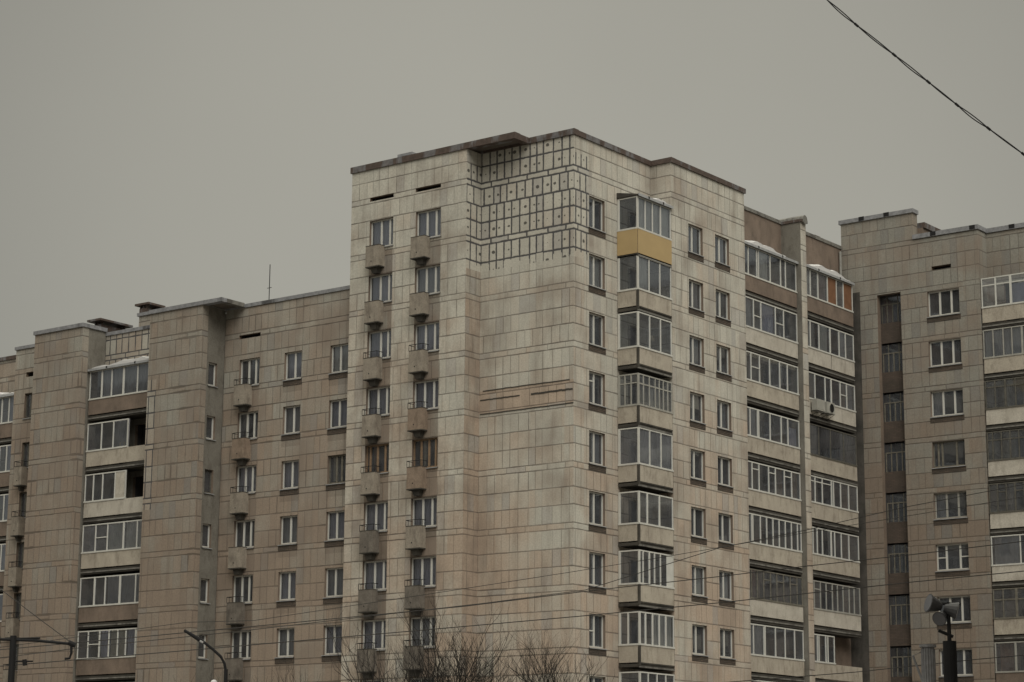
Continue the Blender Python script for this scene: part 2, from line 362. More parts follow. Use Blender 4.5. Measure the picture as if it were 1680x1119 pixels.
# ------------------------------------------------------------------ walls with openings
def wall(mb, plane, c, a0, a1, z0, z1, m, ops=(), depth=.19, room=.9, rev=None, zones=()):
    """plane 'A': faces -Y at y=c, runs along x.  plane 'B': faces +X at x=c, runs along y.
    ops: (a0,a1,z0,z1) openings with reveals and an unlit room behind.  zones: (a0,a1,z0,z1,mat) repaint."""
    rev = rev or M['reveal']
    def P(a, z, d=0.0): return (a, c+d, z) if plane == 'A' else (c-d, a, z)
    xs = sorted({a0, a1} | {o[0] for o in ops} | {o[1] for o in ops} | {q for zz in zones for q in zz[:2] if a0 < q < a1})
    zs = sorted({z0, z1} | {o[2] for o in ops} | {o[3] for o in ops} | {q for zz in zones for q in zz[2:4] if z0 < q < z1})
    def hole(a, z): return any(o[0] < a < o[1] and o[2] < z < o[3] for o in ops)
    for i in range(len(xs)-1):
        for k in range(len(zs)-1):
            a, z = (xs[i]+xs[i+1])/2, (zs[k]+zs[k+1])/2
            if hole(a, z): continue
            mm = m
            for q in zones:
                if q[0] < a < q[1] and q[2] < z < q[3]: mm = q[4]
            mb.face([P(xs[i], zs[k]), P(xs[i+1], zs[k]), P(xs[i+1], zs[k+1]), P(xs[i], zs[k+1])], mm,
                    [(xs[i], zs[k]), (xs[i+1], zs[k]), (xs[i+1], zs[k+1]), (xs[i], zs[k+1])])
    for o in ops:
        l, r, b, t = o[:4]; rd = o[4] if len(o) > 4 else room
        for d0, d1, mm in ((0, depth, rev), (depth, rd, M['dark'])):
            mb.face([P(l, b, d0), P(l, t, d0), P(l, t, d1), P(l, b, d1)], mm)
            mb.face([P(r, t, d0), P(r, b, d0), P(r, b, d1), P(r, t, d1)], mm)
            mb.face([P(l, t, d0), P(r, t, d0), P(r, t, d1), P(l, t, d1)], mm)
            mb.face([P(r, b, d0), P(l, b, d0), P(l, b, d1), P(r, b, d1)], mm)
        mb.face([P(l, b, rd), P(r, b, rd), P(r, t, rd), P(l, t, rd)], M['dark'])

def place(plane, c, a, z, base):
    """local frame (x along the wall, y into it, z up) -> parent coordinates"""
    return ((a-base[0], c-base[1], z-base[2]), 0) if plane == 'A' else ((c-base[0], a-base[1], z-base[2]), pi/2)

mesh_cache = {}
def cached(key, fn):
    if key not in mesh_cache:
        mb = fn(); o = mb.build(key[0]); me = o.data; bpy.data.objects.remove(o); mesh_cache[key] = me
    return mesh_cache[key]

def window(root, plane, c, a0, a1, zb, zt, mull=(.5,), fr='pvc', curt=None, glass='glass', sill=True, apron=True, vents=(), tilt=None, depth=.13, label=None):
    w, h = round(a1-a0, 3), round(zt-zb, 3); base = root.location
    loc, rz = place(plane, c, a0, zb, base)
    F = M[fr]; t = .065; y0, y1 = depth, depth+.07
    def fm():
        mb = MB()
        mb.box(0, t, y0, y1, 0, h, F); mb.box(w-t, w, y0, y1, 0, h, F); mb.box(t, w-t, y0, y1, 0, t*1.1, F); mb.box(t, w-t, y0, y1, h-t, h, F)
        xs = [0]+[w*q for q in mull]+[w]
        for q in mull: mb.box(w*q-.05, w*q+.05, y0-.004, y1, t*1.1, h-t, F)
        for (i, fz) in vents:
            mb.box(xs[i]+.05, xs[i+1]-.05, y0+.003, y1-.003, h*fz-.028, h*fz+.028, F)
        return mb
    W_ = inst('window', cached(('window', w, h, tuple(mull), fr, tuple(vents), depth), fm), root, loc, rz)
    if label: W_['label'] = label
    def gm_():
        mb = MB(); mb.face([(t*.5, y0+.035, t*.5), (w-t*.5, y0+.035, t*.5), (w-t*.5, y0+.035, h-t*.5), (t*.5, y0+.035, h-t*.5)], M[glass]); return mb
    inst('pane', cached(('pane', w, h, glass, depth), gm_), W_)
    if curt is not None:
        m, spans, drop = curt
        mb = MB(); 
        for (s0, s1) in spans:
            n = max(4, int((s1-s0)*w/.07)); pts = []
            for i in range(n+1):
                x = w*(s0+(s1-s0)*i/n); pts.append((x, y1+.10+.022*sin(i*1.9+s0*9)))
            for i in range(n):
                zl = h*(1-drop)
                mb.face([(pts[i][0], pts[i][1], zl), (pts[i+1][0], pts[i+1][1], zl), (pts[i+1][0], pts[i+1][1], h-.02), (pts[i][0], pts[i][1], h-.02)], M[m])
        mb.build('curtain', W_)
    if sill:
        def sm():
            mb = MB(); mb.face([(-.04, -.07, -.03), (w+.04, -.07, -.03), (w+.04, y0, .0), (-.04, y0, .0)], M['gutter']); mb.face([(-.04, -.07, -.06), (w+.04, -.07, -.06), (w+.04, -.07, -.03), (-.04, -.07, -.03)], M['gutter'])
            mb.face([(-.04, -.07, -.06), (-.04, -.005, -.06), (w+.04, -.005, -.06), (w+.04, -.07, -.06)], M['gutter']); return mb
        inst('sill', cached(('sill', w), sm), W_)
    if apron:
        def am():
            mb = MB(); mb.box(-.05, w+.05, -.018, .002, -.32, -.062, M['apron'], 'k'); return mb
        inst('apron', cached(('apron', w), am), W_)
    return W_

def planter(root, a0, zt, c, rail=False, wd=.84, bm='box'):
    """concrete box below a kitchen window, on a tapered corbel"""
    base = root.location; d = .42; h = 1.02
    def fm():
        mb = MB()
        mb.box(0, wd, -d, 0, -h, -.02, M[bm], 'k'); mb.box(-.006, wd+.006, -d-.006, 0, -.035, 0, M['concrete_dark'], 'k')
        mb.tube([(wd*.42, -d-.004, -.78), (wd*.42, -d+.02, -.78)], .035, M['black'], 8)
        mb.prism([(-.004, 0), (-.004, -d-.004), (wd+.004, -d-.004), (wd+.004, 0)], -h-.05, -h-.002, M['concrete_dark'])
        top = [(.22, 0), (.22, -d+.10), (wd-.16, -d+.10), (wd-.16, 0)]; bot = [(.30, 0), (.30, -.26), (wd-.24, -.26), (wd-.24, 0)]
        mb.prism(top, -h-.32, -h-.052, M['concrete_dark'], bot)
        return mb
    loc, rz = place('A', c, a0, zt, base)
    P_ = inst('window_box', cached(('window_box', wd, bm), fm), root, loc, rz)
    if rail:
        def rm():
            mb = MB(); z = .26
            for zz in (z,): mb.tube([(0, 0, zz), (0, -d, zz), (wd, -d, zz), (wd, 0, zz)], .016, M['iron'], 5)
            for x, y in ((0, -d), (wd, -d), (wd*.5, -d), (0, -.25), (wd, -.25)): mb.tube([(x, y, 0), (x, y, z)], .012, M['iron'], 5)
            return mb
        inst('railing', cached(('railing', wd), rm), P_)
    return P_

# glazed balcony ---------------------------------------------------------------
def snow_ridge(parent, w, d, z, h=.22, x0=0.0, x1=None, y0=0.0):
    x1 = w if x1 is None else x1; n, k = 26, 6; mb = MB(); rnd = random.Random(int(w*100+x0*10)); ph = rnd.random()*6
    def H(i, j):
        fx, fy = i/n, j/k
        e = min(1, fx*4, (1-fx)*5)
        s = .62+.22*sin(fx*7+ph)+.16*sin(fx*17+ph*2)+.06*sin(fx*41+j)
        return h*max(0, e)**.6*max(.05, s)*min(1, .85+fy)*(1 if j < k else .9)
    P = [[(x0+(x1-x0)*i/n, y0+d*j/k, z+H(i, j)+d*j/k*.18) for j in range(k+1)] for i in range(n+1)]
    for i in range(n):
        for j in range(k): mb.face([P[i][j], P[i+1][j], P[i+1][j+1], P[i][j+1]], M['snow'])
        a, b = P[i][0], P[i+1][0]
        mb.face([(a[0], a[1], z-.01), (b[0], b[1], z-.01), b, a], M['snow'])
    a = P[0]; 
    return mb.build('snow', parent, smooth=True)

def balcony(root, plane, c, a0, a1, zp, glz=1.5, par=.85, d=1.1, mull=(), fr='pvc', side=False, panel='concrete', joints=(), curts=(), vents=(), glass='glass',
            glaze=(0, 1), top_roof=False, snow=None, panel_drop=0.0, bar=None, label=None, halves=(), slab=.25, top=None, trans=None, boards=()):
    """zp = z of parapet top.  local x along the wall, y into the building (front at y=0)."""
    w = round(a1-a0, 3); base = root.location; loc, rz = place(plane, c, a0, zp, base)
    pm = M[panel]; mb = MB(); th = .09
    # parapet panels with dark gaps, and the floor slab
    cuts = [0]+[w*j for j in joints]+[w]
    for i in range(len(cuts)-1):
        x0 = cuts[i]+(.05 if i else .02); x1 = cuts[i+1]-(.05 if i < len(cuts)-2 else .02)
        if i == 0 and side: x0 = .09
        mb.box(x0, x1, 0, th, -par, -.05, pm)
    zs = -par-.06
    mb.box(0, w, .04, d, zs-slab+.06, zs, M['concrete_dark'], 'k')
    mb.box(-.0, w, .0, .05, zs-.17, zs-.10, M['cap_conc'])
    if side:
        mb.box(0, th, .11, d, -par, -.05, pm)
    if side:
        mb.box(-.012, .09, -.012, .07, zs-.1, -.052, M['concrete_dark'])
        mb.box(.09, w, .004, .03, -par-.06, -par-.001, M['concrete_dark'])
    B = mb.build('balcony', root); B.location = loc; B.rotation_euler = (0, 0, rz)
    if label: B['label'] = label
    F = M[fr]; gz = round(glz, 3); t = .06
    # glazing frame
    g0, g1 = w*glaze[0], w*glaze[1]
    if g1 > g0:
        mb = MB(); y0, y1 = .015, .075
        s0 = g0+(.10 if side else .0)
        mb.box(g0-.0, g1, -.03, .10, -.05, .03, F)                     # sill rail
        mb.box(g0+t, g1-t, y0, y1, gz-t, gz, F); mb.box(g0, g0+t*(1.9 if side else 1), y0-.002, y1, .03, gz, F); mb.box(g1-t, g1, y0, y1, .03, gz, F)
        for q in mull:
            big = isinstance(q, tuple); x = w*(q[0] if big else q); hw = q[1] if big else .032
            if fr in ('wood', 'wood_dark', 'pvc_grey') and not big: hw = .028
            mb.box(x-hw, x+hw, y0-.004, y1, .03, gz-t, F)
        xs = sorted([g0]+[w*(q[0] if isinstance(q, tuple) else q) for q in mull]+[g1])
        for (i, fz) in vents:
            mb.box(xs[i]+.032, xs[i+1]-.032, y0+.004, y1-.004, gz*fz-.025, gz*fz+.025, F)
        if trans: mb.box(g0+t, g1-t, y0+.006, y1-.006, gz*trans-.03, gz*trans+.03, F)
        if side:
            mb.box(-.03, .03, .10, d, -.05, .03, F); mb.box(.0, .06, y1, d, gz-t, gz, F); mb.box(.0, .06, d-.12, d, .03, gz-t, F)
            if side == 2: mb.box(.0, .06, d*.55-.04, d*.55+.04, .03, gz-t, F)
            if side == 3:
                for q in (.36, .66): mb.box(.0, .05, d*q-.03, d*q+.03, .03, gz-t, F)
                mb.box(.004, .046, y1, d, gz*.68, gz*.68+.05, F)
        mb.build('glazing_frame', B)
        mb = MB(); mb.face([(g0+.03, .045, 0), (g1-.03, .045, 0), (g1-.03, .045, gz-.03), (g0+.03, .045, gz-.03)], M[glass])
        if side: mb.face([(.03, d, 0), (.03, .05, 0), (.03, .05, gz-.03), (.03, d, gz-.03)], M[glass])
        mb.build('pane', B)
    for (m, s0, s1, lo, hi) in curts:
        mb = MB(); n = max(4, int((s1-s0)*w/.08)); yb = .13
        for i in range(n):
            xa, xb = w*(s0+(s1-s0)*i/n), w*(s0+(s1-s0)*(i+1)/n); ya, yb_ = yb+.02*sin(i*1.7), yb+.02*sin((i+1)*1.7)
            mb.face([(xa, ya, gz*lo), (xb, yb_, gz*lo), (xb, yb_, gz*hi-.01), (xa, ya, gz*hi-.01)], M[m])
        mb.build('curtain', B)
    for (m, s0, s1, lo, hi) in boards:
        mb = MB(); mb.box(w*s0, w*s1, .032, .043, gz*lo+.03, gz*hi, M[m]); mb.build('board', B)
    if top_roof:
        mb = MB(); mb.face([(-.05, -.10, gz+.06), (w+.03, -.10, gz+.06), (w+.03, d, gz+.30), (-.05, d, gz+.30)], M['gutter'])
        mb.box(-.05, w+.03, -.12, -.08, gz-.02, gz+.10, M['gutter']); mb.box(-.03, w, -.06, d, gz+.003, gz+.045, M['concrete_dark'])
        for q in (.28, .71): mb.box(w*q-.05, w*q+.05, -.127, -.06, gz+.0, gz+.115, M['iron'])
        if side: mb.face([(-.05, d, gz+.30), (-.05, d, gz+.03), (-.05, -.10, gz+.03), (-.05, -.10, gz+.06)], M['concrete_dark'])
        mb.build('roof', B)
        if snow: snow_ridge(B, w, d-.1, gz+.10, snow[2], w*snow[0], w*snow[1], -.08)
    return B

def coping(mb, plane, c, a0, a1, z, m, h=.3, over=.08, th=.4, seams=True):
    """parapet cap: front at c (minus overhang), runs a0..a1"""
    if plane == 'A': mb.box(a0, a1, c-over, c+th, z, z+h, m)
    else: mb.box(c-th, c+over, a0, a1, z, z+h, m)

ROW = [29.43-2.72*k for k in range(9)]     # window-head heights, top storey first
rw = [28.75-2.67*k for k in range(8)]

CURT = [None, None, ('tulle', ((0.02, .98),), .96), ('curt_grey', ((.02, .5),), .95), ('curt_tint_lilac', ((.02, .98),), .97), None, ('tulle', ((.02, .3), (.72, .98)), .95), ('curt_grey', ((.02, .98),), .55)]
rc = random.Random(21)
def cpick(wt=None): return rc.choice(wt or CURT)
LIL = [('curt_tint_lilac', ((.02, .98),), .97), ('curt_grey', ((.02, .98),), .97), ('curt_tint_lilac', ((.02, .98),), .97), None, ('curt_tint_lilac', ((.02, .6),), .97)]

# ================================================================== TOWER
Yt, Yc, X0, X1, Xc, Yj, Xj, Ye = 77.9, 79.0, -68.9, -61.82, -56.5, 85.3, -55.35, 91.93
ZR = 32.0
TB = (-62.0, 85.0, 0.0)
tower = empty('apartment_tower', TB, 'tallest tiled apartment block, its top corner repointed in black and one balcony clad in yellow', 'apartment building')

def seg(name, fn, root):
    mb = MB(); fn(mb); return mb.build(name, root, off=root.location)
# face A1 with two window columns
opsA1 = [(-67.72, -66.25, z-1.36, z) for z in ROW]+[(-64.86, -63.34, z-1.36, z) for z in ROW]
opsA1 += [(-67.74, -66.25, 30.40, 30.60, .5), (-64.90, -63.36, 30.40, 30.60, .5)]
seg('wall', lambda mb: wall(mb, 'A', Yt, X0, X1, 0, ZR, M['tile'], opsA1, zones=[(-67.72, -66.25, 14.5, 27.9, M['tile_sooty']), (-64.86, -63.34, 14.5, 27.9, M['tile_sooty']), (-67.72, -66.25, 0, 14.5, M['tile_sootier']), (-64.86, -63.34, 0, 14.5, M['tile_sootier'])]), tower)
seg('wall', lambda mb: wall(mb, 'B', X1, Yt, Yc, 0, ZR, M['tile'], zones=[(Yt, Yc, 26.3, 31.36, M['tile_fix']), (Yt, Yc, 0, 26.3, M['tile_damp'])]), tower)
seg('wall', lambda mb: wall(mb, 'A', Yc, X1, Xc, 0, ZR, M['tile'], zones=[(X1, Xc, 26.3, 33, M['tile_fix']), (X1, Xc, 19.6, 20.66, M['tile_rust'])]), tower)
opsB1 = [(80.20, 81.45, z-1.5, z-.03) for z in ROW]
seg('wall', lambda mb: wall(mb, 'B', Xc, Yc, Yj, 0, ZR, M['tile'], opsB1+[(83.3, 84.2, z-2.1, z-.1) for z in ROW], zones=[(Yc, 80.2, 26.3, 31.2, M['tile_fix'])]), tower)
seg('wall', lambda mb: wall(mb, 'A', Yj, Xc, Xj, 0, ZR, M['tile']), tower)
opsB2 = [(86.78, 88.05, z-1.44, z-.08) for z in ROW]+[(89.17, 90.46, z-1.44, z-.1) for z in ROW]
seg('wall', lambda mb: wall(mb, 'B', Xj, Yj, Ye, 0, ZR, M['tile'], opsB2), tower)
def hid(mb):   # hidden sides, back and the roof deck
    mb.face([(X0, Yt, 0), (X0, 93, 0), (X0, 93, ZR), (X0, Yt, ZR)], M['tile'])
    mb.face([(Xj, Ye, 0), (Xj, Ye, ZR), (Xc, Ye, ZR), (Xc, Ye, 0)], M['plaster'])
    mb.face([(X0, 93, 0), (Xc-.6, 93, 0), (Xc-.6, 93, ZR), (X0, 93, ZR)], M['plaster'])
seg('wall', hid, tower)
def roof_(mb):
    poly = [(X0+.3, Yt+.3), (X1-.3, Yt+.3), (X1-.3, Yc+.3), (Xc-.3, Yc+.3), (Xc-.3, Yj+.3), (Xj-.3, Yj+.3), (Xj-.3, Ye), (Xc-.62, Ye), (Xc-.62, 92.98), (X0+.3, 92.98)]
    mb.prism(poly, ZR-.5, ZR-.1, M['concrete_dark'])
rf = seg('roof', roof_, tower)
def caps_(mb):
    m = M['cap_rust']
    mb.box(X0-.07, -58.99, Yt-.07, Yt+.35, ZR, ZR+.30, m)                   # front cap runs on as a canopy over the notch
    mb.box(-59.35, -58.99, Yt+.352, Yc-.08, ZR, ZR+.28, m)
    mb.box(-58.99+.002, Xc+.07, Yc-.08, Yc+.3, ZR+.004, ZR+.28, m)
    mb.box(X1-.3, -58.992, Yc-.078, Yc+.3, ZR+.004, ZR+.2, m)
    mb.box(Xc-.3, Xc+.08, Yc+.302, Yj-.08, ZR+.004, ZR+.25, m); mb.box(Xc-.3, Xj+.08, Yj-.079, Yj+.3, ZR+.006, ZR+.25, m)
    mb.box(Xj-.3, Xj+.08, Yj+.302, Ye+.08, ZR+.004, ZR+.24, m)
    mb.box(X0-.075, X0+.35, Yt+.352, 93, ZR, ZR+.34, m)
cp = MB(); caps_(cp); cpo = cp.build('coping', rf, off=TB)
def canopy(mb):
    mb.box(X1-.3, -59.352, Yt+.352, Yc-.08, ZR+.12, ZR+.22, M['soffit'])
    mb.box(-66.0, -65.1, Yt-.075, Yt+.5, ZR+.302, ZR+.43, M['cap'])
cm = MB(); canopy(cm); cm.build('canopy', rf, off=TB)
# windows of the tower
for k, z in enumerate(ROW):
    wd = k == 4
    fr = 'wood_brown' if wd else 'pvc'
    window(tower, 'A', Yt, -67.72, -66.25, z-1.36, z, (.16, .46, .78) if wd else ((.44, .80) if k != 2 else (.5, .80)), fr, ('curt_tint_lilac', ((.02, .98),), .97) if not wd else ('curt_orange', ((.2, .36),), .9), apron=False,
           label='brown timber-framed window' if wd else None)
    window(tower, 'A', Yt, -64.86, -63.34, z-1.36, z, (.30, .60, .86) if wd else (.40, .76), fr, LIL[k % 3] if not wd else ('curt_cream', ((.3, .42),), .9), apron=False,
           label='brown timber-framed window' if wd else None)
    planter(tower, -67.58, z-1.34, Yt, rail=k in (3, 4, 5, 6, 7, 8, 2), bm='box_sooty' if k in (5, 6, 7, 8) else 'box')
    planter(tower, -64.80, z-1.32, Yt, rail=k in (2, 3, 4, 5, 6, 7, 8), bm='box_sooty' if k in (6, 7, 8) else 'box_rusty' if k in (3, 4) else 'box')
    window(tower, 'B', Xc, 80.20, 81.45, z-1.5, z-.03, (.44,), 'pvc', [None, ('tulle', ((.4, .98),), .96), None, None, ('curt_grey', ((.5, .98),), .9), None, None, None, None][k], vents=((0, .72),) if k == 3 else ((0, .5),) if k == 7 else ())
    window(tower, 'B', Xj, 86.78, 88.05, z-1.44, z-.08, (.40,), 'pvc', ('curt_cream', ((.3, .98),), .5) if k == 3 else cpick([None, None, ('tulle', ((.4, .98),), .96), ('curt_grey', ((.5, .98),), .96)]))
    window(tower, 'B', Xj, 89.17, 90.46, z-1.44, z-.1, (.45,), 'pvc', cpick([None, None, ('tulle', ((.1, .5),), .96), ('curt_grey', ((.5, .98),), .96)]), vents=((1, .5),) if k == 8 else ())
# long dark gaps and rust lines across the blank face
def gaps(mb, x0, x1, z, h):
    if True:
        n = 12
        for i in range(n):
            xa, xb = x0+(x1-x0)*i/n, x0+(x1-x0)*(i+1)/n; j = random.uniform(-.01, .01)
            mb.box(xa, xb, Yc-.018, Yc-.001, z+j-h/2, z+j+h/2, M['concrete_dark'], 'k')
for q_ in ((-61.75, -59.5, 20.24, .05), (-58.85, -56.55, 20.22, .075), (-61.6, -56.72, 20.66, .045), (-61.75, -56.5, 19.58, .05)):
    seg('joint_gap', lambda mb, q=q_: gaps(mb, *q), tower)

# nook balconies -----------------------------------------------------------
NB = [
 dict(mull=(.235, .45, (.69, .045), ), panel='yellow', top_roof=True, snow=(.45, .97, .16), curts=(('tulle', .02, .97, .0, 1.0),), glz=1.52, joints=()),
 dict(mull=(.34, .66), glz=1.62, side=1, curts=(('tulle', .03, .32, 0, 1),)),
 dict(mull=(.35, .67), glz=1.63, curts=(('curt_cream', .4, .55, .3, .45),)),
 dict(mull=(.16, .33, .5, .62, .74, .87), fr='pvc_grey', glz=1.45, side=3, trans=.68, curts=(('curt_cream', .08, .2, .05, .5), ('tulle', .4, .7, .05, .75))),
 dict(mull=(.33, .66), glz=1.66, curts=(('curt_grey', .02, .97, 0, 1),), glass='glass_dusty'),
 dict(mull=((.25, .05), (.60, .05),), glz=1.45),
 dict(mull=(.12, (.30, .05), .45, .62,), glz=1.5, boards=(('pvc', .80, .98, 0, 1),)),
 dict(mull=((.18, .05), (.38, .05), (.57, .05), (.76, .05)), glz=1.45, side=2, curts=(('tulle', .45, .97, 0, 1),)),
 dict(mull=(.25, .5, .75), glz=1.5)]
for k, d_ in enumerate(NB):
    d_ = dict(d_); d_.setdefault('side', 1); zp = 28.0-2.70*k+.02
    if k == 0: zp = 28.2
    B = balcony(tower, 'B', Xj+.0, 82.45, Yj-.02, zp, d=1.13, par=1.12 if k == 0 else .80, slab=.2, panel=d_.pop('panel', 'concrete'), glass=d_.pop('glass', 'glass'),
                label='balcony clad in bright yellow siding' if k == 0 else None, **d_)
    if k == 0:
        mb = MB(); mb.box(-.02, .0, .0, 1.13, -1.2, -.05, M['yellow']); mb.box(-.0, 2.83, -.02, -.0, -1.2, -.05, M['yellow']); mb.build('siding', B)

# ================================================================== REAR SECTION WITH LONG BALCONIES
RB = (-58.0, 98.0, 0.0)
rear = empty('apartment_building', RB, 'apartment section with two columns of long glazed balconies divided by a narrow tiled fin', 'apartment building')
Yf0, Yf1, YE = 97.5, 98.06, 104.6
opsR = []
for k in range(9):
    z = 27.2-2.72*k
    opsR += [(93.2, 94.0, z-.0, z+2.1, .6), (94.8, 96.3, z+.75, z+2.1, .6), (99.2, 100.0, z, z+2.1, .6), (100.8, 102.3, z+.75, z+2.1, .6)]
seg('wall', lambda mb: wall(mb, 'B', Xc, Ye+.003, 103.94, 0, 31.8, M['recess'], opsR, depth=.1), rear)
def fin(mb):
    wall(mb, 'B', Xj, Yf0, Yf1, 0, 31.78, M['tile'])
    mb.face([(Xc, Yf0, 0), (Xj, Yf0, 0), (Xj, Yf0, 31.78), (Xc, Yf0, 31.78)], M['plaster'])
    mb.face([(Xj, Yf1, 0), (Xc, Yf1, 0), (Xc, Yf1, 31.78), (Xj, Yf1, 31.78)], M['plaster'])
seg('fin_wall', fin, rear)
seg('wall', lambda mb: (mb.face([(-70, 104.6, 0), (-70, 104.6, 31.8), (-70, 93, 31.8), (-70, 93, 0)], M['plaster']),), rear)
def rroof(mb):
    mb.box(-70, Xc-.3, 93.05, 104.6, 31.2, 31.7, M['concrete_dark'])
rr_ = seg('roof', rroof, rear)
def rcap(mb):
    mb.box(Xc-.3, Xc+.06, Ye+.09, Yf0-.05, 31.8, 31.9, M['cap_conc']); mb.box(Xc-.25, Xc+.02, Ye+.09, Yf0-.05, 31.9, 32.0, M['cap_conc'])
    mb.box(Xc-.3, Xc+.06, Yf1+.05, 103.93, 31.8, 31.9, M['cap_conc']); mb.box(Xc-.25, Xc+.02, Yf1+.05, 103.93, 31.9, 32.0, M['cap_conc'])
    mb.box(Xc-.3, Xj+.1, Yf0-.05, Yf1+.05, 31.78, 31.92, M['cap_rust'])
    mb.tube([(Xc-.3, (Yf0+Yf1)/2, 31.93), (Xj+.14, (Yf0+Yf1)/2, 31.93)], .24, M['cap_conc'], 10)
    mb.box(-60, Xc-.4, 101.8, 102.4, 31.7, 32.25, M['cap_rust'])
mb = MB(); rcap(mb); mb.build('coping', rr_, off=RB)
mb = MB(); mb.tube([(Xc+.12, 103.6, 29.9), (Xc+.12, 103.6, 31.6)], .07, M['pipe'], 8); mb.build('drain_pipe', rear, off=RB)

BAY1 = [
 dict(zp=28.05, glz=1.50, mull=(.13, .28, .31, .52, .71, .80), top_roof=True, snow=(.08, .80, .30), curts=(('tulle', .3, .5, 0, 1),), panel='recess'),
 dict(zp=25.38, glz=1.52, mull=(.21, .34, .60, (.75, .03)), vents=((1, .45), (3, .45)), curts=(('curt_grey', .02, .2, 0, 1), ('curt_tint_lilac', .36, .6, 0, 1)), panel='concrete_pale'),
 dict(zp=22.70, glz=1.44, mull=(.15, .30, .48, .66, .80), vents=((1, .5),), curts=(('curt_cream', .02, .98, .86, 1),), panel='concrete'),
 dict(zp=19.92, glz=1.42, mull=(.12, .25, .27, .47, .67, .79), curts=(('curt_tint_lilac', .80, .97, 0, .7), ('curt_grey', .13, .25, 0, 1)), panel='concrete'),
 dict(zp=17.28, glz=1.38, mull=(.14, .26, .43, .55, .71, .84), vents=((1, .75), (3, .75), (5, .75)), curts=(('curt_maroon', .02, .12, 0, 1), ('wood_brown', .56, .7, 0, 1), ('wood_brown', .86, .97, 0, 1)), panel='concrete'),
 dict(zp=14.68, glz=1.42, mull=(.12, .14, .27, .38, .49, .60, .71, .82, .93), panel='concrete'),
 dict(zp=11.98, glz=1.42, fr='wood', mull=(.1, .2, .31, .43, .54, .66, .78, .9), vents=((3, .7), (5, .7), (7, .7)), curts=(('curt_maroon', .02, .22, 0, 1),), panel='concrete_pale'),
 dict(zp=9.28, glz=1.48, mull=(.12, .30, .32, .50, .67, .84), curts=(('curt_grey', .02, .3, 0, 1),), panel='concrete'),
 dict(zp=6.60, glz=1.48, mull=(.25, .5, .75), panel='concrete')]
for k, d_ in enumerate(BAY1):
    d_ = dict(d_); d_['fr'] = d_.get('fr', 'pvc')
    balcony(rear, 'B', -55.6, 92.0, 97.46, d_.pop('zp'), d=.88, par=.82, slab=.34, **d_)
BAY2 = [
 dict(zp=28.12, glz=1.48, mull=(.15, (.30, .04), (.49, .035), .67, .81), top_roof=True, snow=(.05, .95, .34), curts=(('curt_maroon', .31, .48, 0, 1), ('tulle', .05, .2, 0, 1)), boards=(('curt_orange', .50, .66, 0, .97), ('curt_orange', .82, .98, 0, .97)), panel='recess'),
 dict(zp=25.40, glz=1.44, mull=(.13, .30, (.52, .05), .70, .83), curts=(('tulle', .31, .5, 0, 1), ('curt_grey', .71, .83, 0, 1)), panel='concrete_pale', joints=(.53,)),
 dict(zp=22.70, glz=1.40, mull=(.2, .4, (.52, .05), .70, .83), vents=((4, .5),), curts=(('curt_grey', .84, .98, 0, 1), ('curt_maroon', .0, .1, 0, 1)), panel='concrete_pale'),
 dict(zp=19.80, glz=1.60, fr='wood_dark', mull=(.25, (.48, .03), .74), curts=(('dark', .0, 1.0, 0, 1),), panel='concrete'),  # dark sheet behind the glass paints in the balcony's shade
 dict(zp=17.35, glz=1.36, mull=(.16, .30, (.48, .04), .52, .66, .82), vents=((0, .8), (1, .8), (2, .8)), curts=(('curt_maroon', .02, .15, 0, 1),), panel='concrete'),
 dict(zp=14.72, glz=1.36, mull=(.10, .18, .28, (.45, .06), .52, .65, .80), curts=(('tulle', .42, .48, 0, 1),), panel='concrete'),
 dict(zp=11.95, glz=1.42, fr='pvc_grey', mull=(.1, .22, .33, .45, .55, .66, .78, .88), trans=None, vents=((1, .7), (3, .7)), panel='concrete_pale'),
 dict(zp=9.3, glz=1.38, mull=(.14, .17, .30, .34, ), glaze=(.0, .47), panel='concrete'),
 dict(zp=6.60, glz=1.48, mull=(.25, .5, .75), panel='concrete')]
for k, d_ in enumerate(BAY2):
    d_ = dict(d_); d_['fr'] = d_.get('fr', 'pvc')
    balcony(rear, 'B', -55.6, 98.1, 103.45, d_.pop('zp'), d=.88, par=.82, slab=.34, label='unlit balcony behind old dark frames' if k == 3 else None, **d_)

# air conditioners hung on the third balcony down
def ac(yc_, label, face):
    o = empty('air_conditioner', (Xj-.12, yc_, 22.05), label, 'air conditioner', 'air conditioners on the balcony front')
    mb = MB(); mb.box(-.02, .30, -.40, .40, .0, .58, M['pvc_grey']); mb.build('casing', o)
    mb = MB(); n = 18
    if face:
        mb.tube([(.301, .08, .29), (.312, .08, .29)], .24, M['black'], 18)
        mb.tube([(.312, .08+.24*cos(a*pi/9), .29+.24*sin(a*pi/9)) for a in range(19)], .012, M['pvc_grey'], 5)
    else:
        mb.box(.301, .31, -.3, .3, .08, .5, M['pvc_grey'])
    mb.build('fan_grille', o)
    mb = MB(); 
    for s in (-.3, .3): mb.tube([(-.2, s, -.02), (.34, s, -.02), (-.2, s, -.3)], .02, M['iron'], 5)
    mb.build('bracket', o)
ac(98.95, 'outdoor air conditioner unit nearer the tiled fin, plain pale front', False)
ac(99.98, 'outdoor air conditioner unit with a round black fan, right-hand one of the pair', True)

